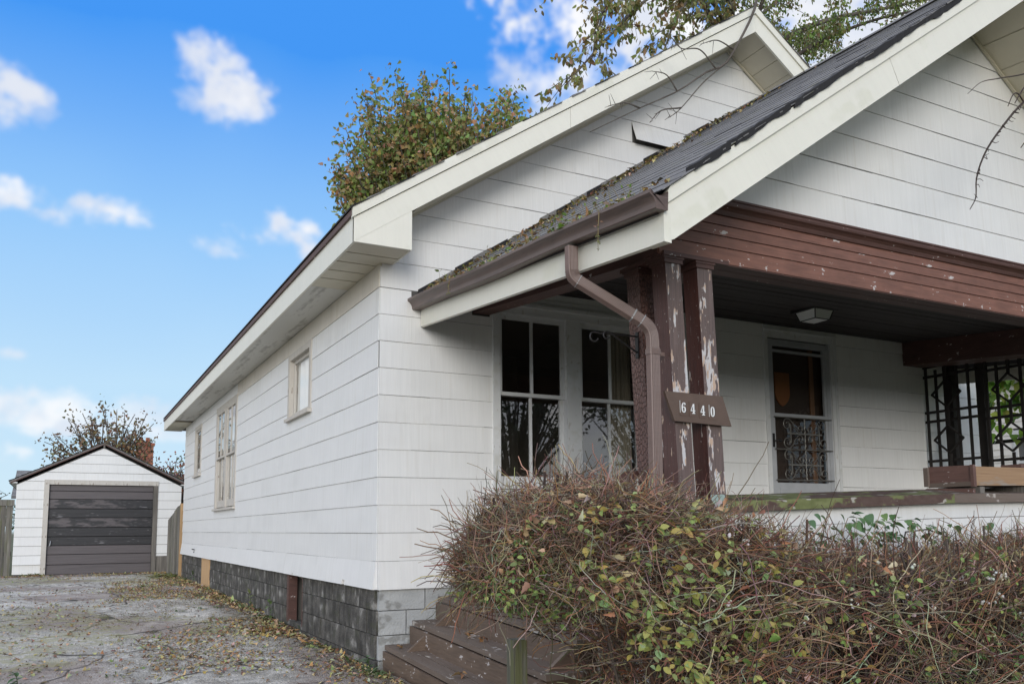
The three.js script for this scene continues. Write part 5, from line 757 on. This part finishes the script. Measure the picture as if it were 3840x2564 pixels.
// ---------------------------------------------------------------- the hedge
{
  const r = rng(55), h = thing('hedge', 'straggly half-bare clipped hedge of brown twigs with a few yellow-green leaves before the porch', 'hedge', [1.5, -.95, 3.75]);
  const top = (x) => x < -.30 ? .02 + .48 * Math.sqrt(Math.max(0, 1 - Math.pow((x + .30) / .53, 2))) : x < .35 ? mix(.50, .40, (x + .3) / .65) : x < 1.3 ? mix(.40, .11, (x - .35) / .95) : x < 2.4 ? .11 : mix(.11, .19, Math.min(1, (x - 2.4) / .9));
  const LOW = [[-.83, .02], [-.7, -.07], [-.5, -.13], [-.38, -.17], [-.28, -.24], [-.05, -.36], [.2, -.95]];
  const low = (x) => { if (x <= -.83) return .02; for (let i = 0; i < 6; i++) if (x < LOW[i + 1][0]) return mix(LOW[i][1], LOW[i + 1][1], (x - LOW[i][0]) / (LOW[i + 1][0] - LOW[i][0])); return -.95; };
  const zc = (x) => x < .6 ? 3.78 : 3.72, zr = (x) => x < -.6 ? .28 : x < 1 ? .5 : .5;
  const inside = () => { for (; ;) { const x = r() < .47 ? R(-.82, .9, r) : R(.9, 5.2, r), t = top(x), l = low(x), y = mix(l, t, Math.pow(r(), .75)), a = R(-1, 1, r), e = 1 - .35 * Math.pow(clamp((y - l) / (t - l)), 3); if (fbm3(x * 5.5, y * 5.5, a * 2.2, 58, 2) < .40 + .12 * r() && r() < .93) continue; return [x, y, zc(x) + a * zr(x) * e, a]; } };
  const bark = [std({ color: lin(.040, .023, .018), roughness: .75 }), std({ color: lin(.085, .045, .030), roughness: .7 }), std({ color: lin(.10, .078, .066), roughness: .85 })];
  // thick stems from the ground
  for (let i = 0; i < 190; i++) {
    const x0 = R(.1, 5.0, r), z0 = zc(x0) + R(-.3, .3, r), lean = x0 < .8 ? R(-.9, .2, r) : R(-.4, .35, r), x1 = Math.max(-.68, x0 + lean), y1 = mix(low(x1), top(x1), R(.7, 1.03, r)), z1 = zc(x1) + R(-.42, .48, r), pts = [];
    for (let j = 0; j <= 7; j++) { const t = j / 7; pts.push([mix(x0, x1, t * t * .6 + t * .4) + R(-.02, .02, r), mix(-1.0, y1, Math.pow(t, .9)), mix(z0, z1, t) + R(-.02, .02, r)]); }
    put('stem', limb(pts, [R(.008, .015, r), R(.004, .007, r)], 6), bark[i % 3], h);
  }
  // twigs
  const variants = []; for (let k = 0; k < 7; k++) { const pts = []; let p = [0, 0, 0], d = [0, 0, 1]; for (let j = 0; j <= 8; j++) { pts.push(p); p = add(p, mul(d, 1 / 8)); d = nrm(add(d, [R(-.32, .32, r), R(-.32, .2, r), 0])); } variants.push(limb(pts, [.0075, .0035], 4)); }
  const tcol = [[.13, .084, .055], [.23, .13, .078], [.33, .235, .155], [.08, .055, .038], [.41, .33, .235], [.26, .125, .066], [.15, .112, .08]];
  const lists = variants.map(() => []);
  const twig = (p, d, th, L) => lists[Math.floor(r() * 7)].push({ p, d, roll: r() * 6, s: [th, th, L], c: jit(tcol[Math.floor(r() * 7)], r, .5) });
  for (let i = 0; i < 24000; i++) {
    const q = inside(), fromTop = top(q[0]) - q[1]; if (q[3] > .1 && fromTop > .22 && q[0] > -.3 && r() < .72) continue;      // the front is open low down, dense along the clipped top
    const out = nrm([(q[0] < -.5 ? -.9 : 0) + R(-1, 1, r), R(-.35, .75, r), q[3] * .8 + R(-.7, .7, r)]);
    let L = R(.10, .42, r) * (fromTop < .12 ? .4 : 1); if (q[0] < -.4) L *= .6; { const ex = q[0] + out[0] * L, ey = q[1] + out[1] * L; if (ex < -.1 && (ex < -.80 || ey < low(ex) - .03 || ey > top(ex) + .04)) L = .05; }
    twig(q.slice(0, 3), out, R(.2, .42, r) * (q[3] < -.1 ? 1.6 : 1), L);
  }
  // long arching canes over the front
  for (let i = 0; i < 1500; i++) { const x = R(-.35, 5.0, r), t = top(x), l = low(x), y = mix(l, t, R(x < 0 ? .4 : .08, .9, r)); twig([x, y, zc(x) + zr(x) * R(.6, 1.05, r)], nrm([R(-1, 1, r), R(-.5, .6, r), R(-.15, .4, r)]), R(.36, .62, r), R(.28, .62, r) * (x < 0 ? .5 : 1)); }
  // fine upright tips along the clipped top
  for (let i = 0; i < 3000; i++) { const x = R(-.78, 5.2, r), a = R(-1, 1, r), y = top(x) - .06 - .1 * a * a + R(-.05, .02, r); lists[i % 7].push({ p: [x, y, zc(x) + a * zr(x) * .85], d: nrm([R(-.6, .6, r), R(.25, 1, r), R(-.6, .6, r)]), roll: r() * 6, s: [.28, .28, R(.05, .15, r)], c: jit(tcol[Math.floor(r() * 7)], r, .5) }); }
  const M = std({ color: lin(1, 1, 1), roughness: .8 }); lists.forEach((l, k) => scatter('twigs', variants[k], M, l, h));
  // clipped stubs with pale cut ends
  for (let i = 0; i < 95; i++) { const x = R(-.7, 4.6, r), a = R(-1, 1, r), y = top(x) - .03 - .08 * a * a, z = zc(x) + a * zr(x) * .8, hgt = R(.05, x > .8 ? .21 : .11, r), rad = R(.0035, .0075, r), e = [x + R(-.05, .05, r), y + hgt, z + R(-.04, .04, r)]; const s = put('cut_stub', limb([[x, y - .14, z], mixv([x, y - .14, z], e, .6), e], [rad * 1.25, rad], 6), bark[i % 3], h); put('cut_end', limb([e, add(e, [0, .002, 0])], [rad * 1.02, rad * .96], 6), std_cut, s); }
  // leaves
  const shapes = [leafGeo(1, .66, OVAL, .3, .3), leafGeo(1, .78, OVAL, .15, .5), leafGeo(1, .6, OVAL, .45, .15)], greens = [[.32, .40, .10], [.38, .44, .15], [.22, .31, .08], [.44, .44, .12], [.34, .42, .19], [.48, .38, .10]], dark = [[.09, .17, .04], [.13, .22, .05], [.16, .23, .065]];
  const GM = greens.map((c) => leafMat(...c, .3)), DM = dark.map((c) => leafMat(...c, .3)); const small = []; let big = 0;
  const leaf = (p, s, pal, mats, single) => { const d = nrm([R(-1, 1, r), R(-.7, .45, r), R(-.2, 1, r)]), k = Math.floor(r() * pal.length), g = Math.floor(r() * 3), roll = R(-1.2, 1.2, r); if (single && big < 290) { big++; const m = new THREE.Mesh(shapes[g], mats[k]); m.name = 'leaf'; const b = h.base; m.applyMatrix4(look(d, roll).scale(_s.set(s, s, s)).setPosition(p[0] - b[0], p[1] - b[1], p[2] - b[2])); m.castShadow = m.receiveShadow = true; h.add(m); } else small.push({ p, d, roll, s, c: jit(pal[k], r, .3), g }); };
  const spray = (x, y, z, n, s, pal, mats, single) => { const ax = nrm([R(-.5, .5, r), R(-1, .6, r), R(0, .5, r)]); for (let j = 0; j < n; j++) leaf(add([x, y, z], add(mul(ax, j * s * .55), mul(dirR(r), s * .45))), s * R(.7, 1.15, r), pal, mats, single); };
  const front = (x) => zc(x) + zr(x) * R(.7, 1.05, r);
  for (let i = 0; i < 120; i++) { const x = R(-.3, .75, r); spray(x, R(low(x) + .1, top(x) - .12, r), front(x), 2 + Math.floor(r() * 4), R(.036, .054, r), greens, GM, true); }
  for (let i = 0; i < 46; i++) { const x = R(-.35, .25, r); spray(x, R(low(x), low(x) + .3, r), front(x), 3 + Math.floor(r() * 4), R(.034, .046, r), greens, GM, true); }
  for (let i = 0; i < 640; i++) { const x = R(-.84, -.40, r), l = low(x); spray(x, R(l, top(x) - .05, r), zc(x) + R(-.25, .34, r), 2 + Math.floor(r() * 3), R(.016, .030, r), [...greens.slice(0, 3), ...dark], GM, false); }
  for (let i = 0; i < 430; i++) { const x = R(-.6, r() < .6 ? 1.2 : 4, r); spray(x, R(low(x) + .1, top(x) - .05, r), front(x), 1 + Math.floor(r() * 4), R(.024, .042, r), greens, GM, false); }
  for (let i = 0; i < 150; i++) { const x = R(1.4, 3.4, r); spray(x, R(-.6, .12, r), front(x), 2 + Math.floor(r() * 4), R(.024, .046, r), [...dark, ...greens.slice(0, 3)], DM, false); }
  for (let g = 0; g < 3; g++) scatter('small_leaves', shapes[g], WHITELEAF, small.filter((e) => e.g === g), h);
  const dead = []; for (let i = 0; i < 900; i++) { const q = inside(); dead.push({ p: r() < .6 ? [q[0], top(q[0]) - R(0, .1, r), zc(q[0]) + R(-.3, .5, r)] : [q[0], q[1], front(q[0])], d: dirR(r), roll: r() * 6, s: R(.02, .05, r), c: jit([[.34, .21, .11], [.44, .31, .18], [.22, .13, .08], [.50, .40, .28]][i % 4], r, .4) }); }
  scatter('dead_leaves', leafGeo(1, .7, LOBED, .7, .8), std({ color: lin(1, 1, 1), roughness: .9 }), dead, h);
  const berries = []; for (let i = 0; i < 26; i++) { const x = R(.1, 3.2, r), y = R(-.25, top(x) - .04, r), z = front(x) - .02; for (let k = 0; k < 4; k++) berries.push({ p: add([x, y, z], mul(dirR(r), .02)), d: [0, 0, 1], s: R(.006, .0105, r), c: jit([.62, .60, .55], r, .2) }); }
  scatter('berries', new THREE.SphereGeometry(1, 9, 7), std({ color: lin(1, 1, 1), roughness: .5 }), berries, h);
}
// broad-leaved creeper along the top of the hedge at the knee wall
{
  const r = rng(61), v = thing('creeper', 'dark green creeper with broad leaves along the white knee wall above the hedge', 'creeper', [2.6, -.95, 3.3]), M = [[.075, .16, .045], [.11, .21, .065], [.09, .18, .075], [.15, .25, .075]], g = leafGeo(1, .92, HEART, .2, .3), mats = M.map((c) => leafMat(...c, .3));
  const pts = []; for (let i = 0; i <= 20; i++) pts.push([1.5 + i * .16, .16 + .10 * Math.sin(i * .9) + (i < 2 ? -.3 : 0), 3.3 + .06 * Math.sin(i * 2.1)]); put('stem', limb([[1.45, -1, 3.3], ...pts], [.007, .003], 5), TWIGBARK, v);
  for (let i = 0; i < 170; i++) { const x = i < 130 ? 2.3 + (r() + r() + r() - 1.5) * 1.0 : R(1.5, 4.6, r), m = new THREE.Mesh(g, mats[i % 4]), s = R(.035, .075, r), y = .10 + r() * .24 + (Math.abs(x - 2.3) < .5 ? .03 : -.04); m.name = 'leaf'; m.applyMatrix4(look(nrm([R(-.8, .8, r), R(-.6, .15, r), R(.1, 1, r)]), R(-.5, .5, r)).scale(_s.set(s, s, s)).setPosition(x - v.base[0], y - v.base[1], 3.3 + R(-.12, .14, r) - v.base[2])); m.castShadow = true; v.add(m); }
  { const s = [.09, .085, .07]; s.forEach((k, i) => { const m = new THREE.Mesh(g, leafMat(.30, .38, .33, .2)); m.name = 'leaf'; m.applyMatrix4(look(nrm([[-.5, -.6, .5], [.3, -.8, .5], [.7, -.2, .6]][i])).scale(_s.set(k, k, k)).setPosition(.93 + i * .03 - v.base[0], .47 - i * .02 - v.base[1], 3.42 - v.base[2])); v.add(m); }); }
}

// ---------------------------------------------------------------- litter and weeds
{
  const r = rng(71), list = [], cols = [[.42, .28, .09], [.30, .175, .08], [.20, .11, .06], [.46, .37, .19], [.14, .085, .055], [.36, .31, .14], [.44, .36, .24], [.21, .20, .08]];
  const add1 = (x, z, s) => { if (x > .02 || x < DX0) return; list.push({ p: [x, driveY(x, z) + .006 + r() * .012, z], d: nrm([R(-1, 1, r), R(-.12, .3, r), R(-1, 1, r)]), roll: R(-.35, .35, r) + (r() < .2 ? 3.1 : 0), s, c: jit(cols[Math.floor(r() * 8)], r, .5) }); };
  for (let i = 0; i < 34000; i++) { const z = R(-17.1, 4.5, r), near = r() < .55; const x = near ? -.05 - Math.pow(r(), 1.6) * 1.7 : R(-5.6, -.2, r), cl = fbm3(x * .8, 3, z * .6, 88, 3); if (r() > sst(.36, .62, cl) * (near ? 1 : .6) + .05) continue; add1(x, z, R(.018, .056, r)); }
  for (let i = 0; i < 700; i++) add1(-.03 - r() * .22, R(-13, -1, r), R(.04, .09, r));
  for (let i = 0; i < 170; i++) add1(-.2 - Math.abs(r() + r() - 1) * .5, -2.95 + (r() + r() - 1) * .5, R(.05, .09, r));
  for (let i = 0; i < 260; i++) add1(R(-5, -2.9, r), -16.9 + r() * .7, R(.04, .09, r));
  const l = scatter('fallen_leaves', leafGeo(1, .75, LOBED, .35, .35), std({ color: lin(1, 1, 1), roughness: .85 }), list); tag(l, 'fallen yellow and brown leaves scattered over the driveway', 'leaves');
  // crumbs of leaf litter
  const cr = []; for (let i = 0; i < 30000; i++) { const z = R(-17, 4, r), x = r() < .6 ? -.03 - Math.pow(r(), 1.5) * 2.0 : R(-6.4, -.1, r); if (fbm3(x * 1.1, 7, z * .8, 92, 3) < .46) continue; cr.push({ p: [x, driveY(x, z) + .004, z], d: nrm([R(-1, 1, r), R(-.1, .2, r), R(-1, 1, r)]), roll: R(-.3, .3, r), s: R(.008, .025, r), c: jit([[.24, .17, .08], [.14, .09, .05], [.32, .26, .13], [.09, .07, .04]][i % 4], r, .5) }); }
  tag(scatter('leaf_litter', leafGeo(1, .7, NARROW, .3, .4), std({ color: lin(1, 1, 1), roughness: .95 }), cr), 'fine crumbs of dry leaf litter on the asphalt', 'litter');
  // weeds: tufts of low green blades
  const w = []; const tuft = (x, z, n, s, c) => { const y = driveY(Math.min(x, .0), z); for (let k = 0; k < n; k++) w.push({ p: [x + R(-.06, .06, r), y, z + R(-.06, .06, r)], d: nrm([R(-1, 1, r), R(.15, 1.2, r), R(-1, 1, r)]), roll: R(-.4, .4, r), s: s * R(.5, 1.2, r), c: jit(c, r, .5) }); };
  const G1 = [.075, .13, .03], G2 = [.13, .15, .035], G3 = [.19, .17, .05];
  for (let i = 0; i < 260; i++) { const z = R(-16.8, 2.5, r), x = r() < .6 ? -.1 - Math.pow(r(), 1.3) * 1.5 : R(-6, -.4, r); if (fbm3(x * .9, 11, z * .9, 95, 3) < .5) continue; tuft(x, z, 6 + r() * 12, R(.025, .07, r), [G1, G2, G3][Math.floor(r() * 3)]); }
  for (let i = 0; i < 60; i++) tuft(-.04 - r() * .1, R(-13.8, -.4, r), 8, R(.05, .11, r), G1);
  for (let i = 0; i < 40; i++) tuft(R(-.6, .0, r), R(-15, -13.4, r), 10, R(.06, .16, r), r() < .5 ? G2 : [.22, .22, .04]);
  for (let i = 0; i < 14; i++) tuft(-.09 + R(-.1, .05, r), .12 + R(-.2, .35, r), 10, R(.05, .10, r), G1);
  for (let i = 0; i < 16; i++) tuft(R(-3.5, -2.9, r), -16.9, 6, R(.05, .12, r), G2);
  tag(scatter('weeds', leafGeo(1, .28, NARROW, .3, .5), WHITELEAF, w), 'low weeds and grass tufts in the cracks and along the house wall', 'weeds');
  // two single weeds that stand out
  const weed = (x, z, hgt, lab, c) => { const y0 = driveY(Math.min(x, 0), z), t = thing('weed_plant', lab, 'weed', [x, y0, z]); const st = [[x, y0 - .02, z], [x - .01, y0 + hgt * .5, z + .01], [x - .02, y0 + hgt, z]]; put('stem', limb(st, [.004, .002], 4), std({ color: lin(.06, .08, .03) }), t); const g = leafGeo(1, .55, OVAL, .3, .4), m = leafMat(...c, .3); for (let k = 0; k < 15; k++) { const q = k / 15, p = mixv(st[0], st[2], q), e = new THREE.Mesh(g, m), s = R(.05, .085, r); e.name = 'leaf'; e.applyMatrix4(look(nrm([R(-1, 1, r), R(-.1, .6, r), R(-1, 1, r)])).scale(_s.set(s, s, s)).setPosition(p[0] - x, p[1] - y0, p[2] - z)); e.castShadow = true; t.add(e); } };
  weed(-.06, -4.05, .33, 'tall green weed against the blackened foundation blocks beside the hatch', [.09, .15, .03]); weed(-.07, -5.3, .25, 'small yellow-green weed at the foundation behind the tall one', [.16, .2, .04]); weed(-2.75, -.55, .10, 'single dark green weed in the asphalt on the left of the driveway', [.05, .13, .035]); weed(-.10, .12, .14, 'green weed at the front corner of the foundation beside the steps', [.06, .14, .03]); weed(-.08, -11.3, .28, 'leafy weed at the far end of the foundation near the gate', [.07, .12, .03]);
  // plants and debris caught in the gutter and on the porch roof
  const gp = thing('gutter_plants', 'dry stalks and small green weeds growing out of the porch gutter', 'weeds', [.3, 2.2, 2.9]);
  const gl = [], gs = []; const gy = (z) => 2.40 - .0795 * z; for (let i = 0; i < 90; i++) { const z = r() < .6 ? R(2.3, 3.5, r) : R(.4, 2.4, r), x = .30 + R(-.01, .06, r), hh = R(.04, .16, r), e = [x + R(-.06, .09, r), gy(z) + hh, z + R(-.1, .1, r)]; gs.push(limb([[x, gy(z) - .02, z], mixv([x, gy(z) - .02, z], e, .5), e], [.0022, .0012], 3)); for (let k = 0; k < 3; k++) gl.push({ p: mixv([x, gy(z), z], e, R(.2, 1, r)), d: dirR(r), roll: r() * 6, s: R(.015, .04, r), c: jit([[.14, .22, .03], [.22, .22, .06], [.12, .17, .03], [.25, .19, .09]][i % 4], r, .4) }); }
  for (const [z, L] of [[3.23, .24], [1.0, .12]]) { const p = []; for (let j = 0; j <= 5; j++) p.push([.262 - .004 * j, gy(z) + .01 - L * j / 5, z + R(-.008, .008, r)]); gs.push(limb(p, [.004, .002], 4)); for (let k = 0; k < 16; k++) gl.push({ p: add(p[1 + Math.floor(r() * 4.9)], mul(dirR(r), .012)), d: dirR(r), roll: r() * 6, s: R(.012, .022, r), c: jit([[.15, .17, .05], [.22, .14, .08]][k % 2], r, .4) }); }
  stuff(put('stalks', mergeGeometries(gs), std({ color: lin(.20, .155, .07) }), gp)); scatter('weed_leaves', leafGeo(1, .55, OVAL, .3, .4), WHITELEAF, gl, gp);
  for (const [z, s] of [[2.82, .10], [2.74, .075], [2.9, .07]]) { const m = new THREE.Mesh(leafGeo(1, .8, OVAL, .2, .3), leafMat(.20, .36, .03, .4)); m.name = 'leaf'; m.applyMatrix4(look(nrm([-.3, .35, R(-1, 1, r)]), -.4).scale(_s.set(s, s, s)).setPosition(0, gy(z) + .02 - 2.2, z - 2.9)); gp.add(m); }
  const rl = []; for (let i = 0; i < 900; i++) { const band = r(); let x, z; if (band < .2) { x = .40 + Math.pow(r(), 2) * .25; z = R(.1, 3.6, r); } else if (band < .75) { x = R(.4, 4.0, r); z = .02 + Math.pow(r(), 2) * .5; } else { const q = Math.floor(r() * 6); x = [.95, 1.5, 2.1, 2.7, 3.2, 3.7][q] + R(-.35, .35, r); z = [1.2, .8, .9, .8, 1.1, .9][q] + R(-.45, .9, r) * r(); } rl.push({ p: [x, roofY(x, z) + .028, z], d: nrm([R(-1, .6, r), R(-.5, .5, r), R(-1, 1, r)]), roll: R(-.5, .5, r), s: R(.02, .062, r), c: jit([[.40, .29, .10], [.30, .19, .09], [.22, .20, .05], [.45, .36, .2], [.14, .09, .05]][i % 5], r, .4) }); }
  tag(scatter('roof_leaves', leafGeo(1, .6, LOBED, .4, .4), std({ color: lin(1, 1, 1), roughness: .85 }), rl), 'dry leaves caught on the porch roof shingles and along the gutter', 'leaves');
  // curled leaves on the steps
  const sl = []; for (const [x, y, z, s] of [[.42, -.575, 1.0, .055], [.44, -.585, 1.2, .05], [.17, -.80, 1.45, .06], [.20, -.83, 2.05, .09], [.12, -.735, .25, .04]]) for (let k = 0; k < 3; k++) sl.push({ p: [x + R(-.03, .03, r), y + .02, z + R(-.04, .04, r)], d: nrm([R(-1, 1, r), R(-.1, .5, r), R(-1, 1, r)]), roll: R(-.6, .6, r), s: s * R(.8, 1.3, r), c: jit([.24, .14, .06], r, .4) });
  tag(scatter('step_leaves', leafGeo(1, .8, LOBED, .7, .8), std({ color: lin(1, 1, 1), roughness: .85 }), sl), 'curled brown leaves lying on the porch steps', 'leaves');
}
renderer.render(scene, camera);
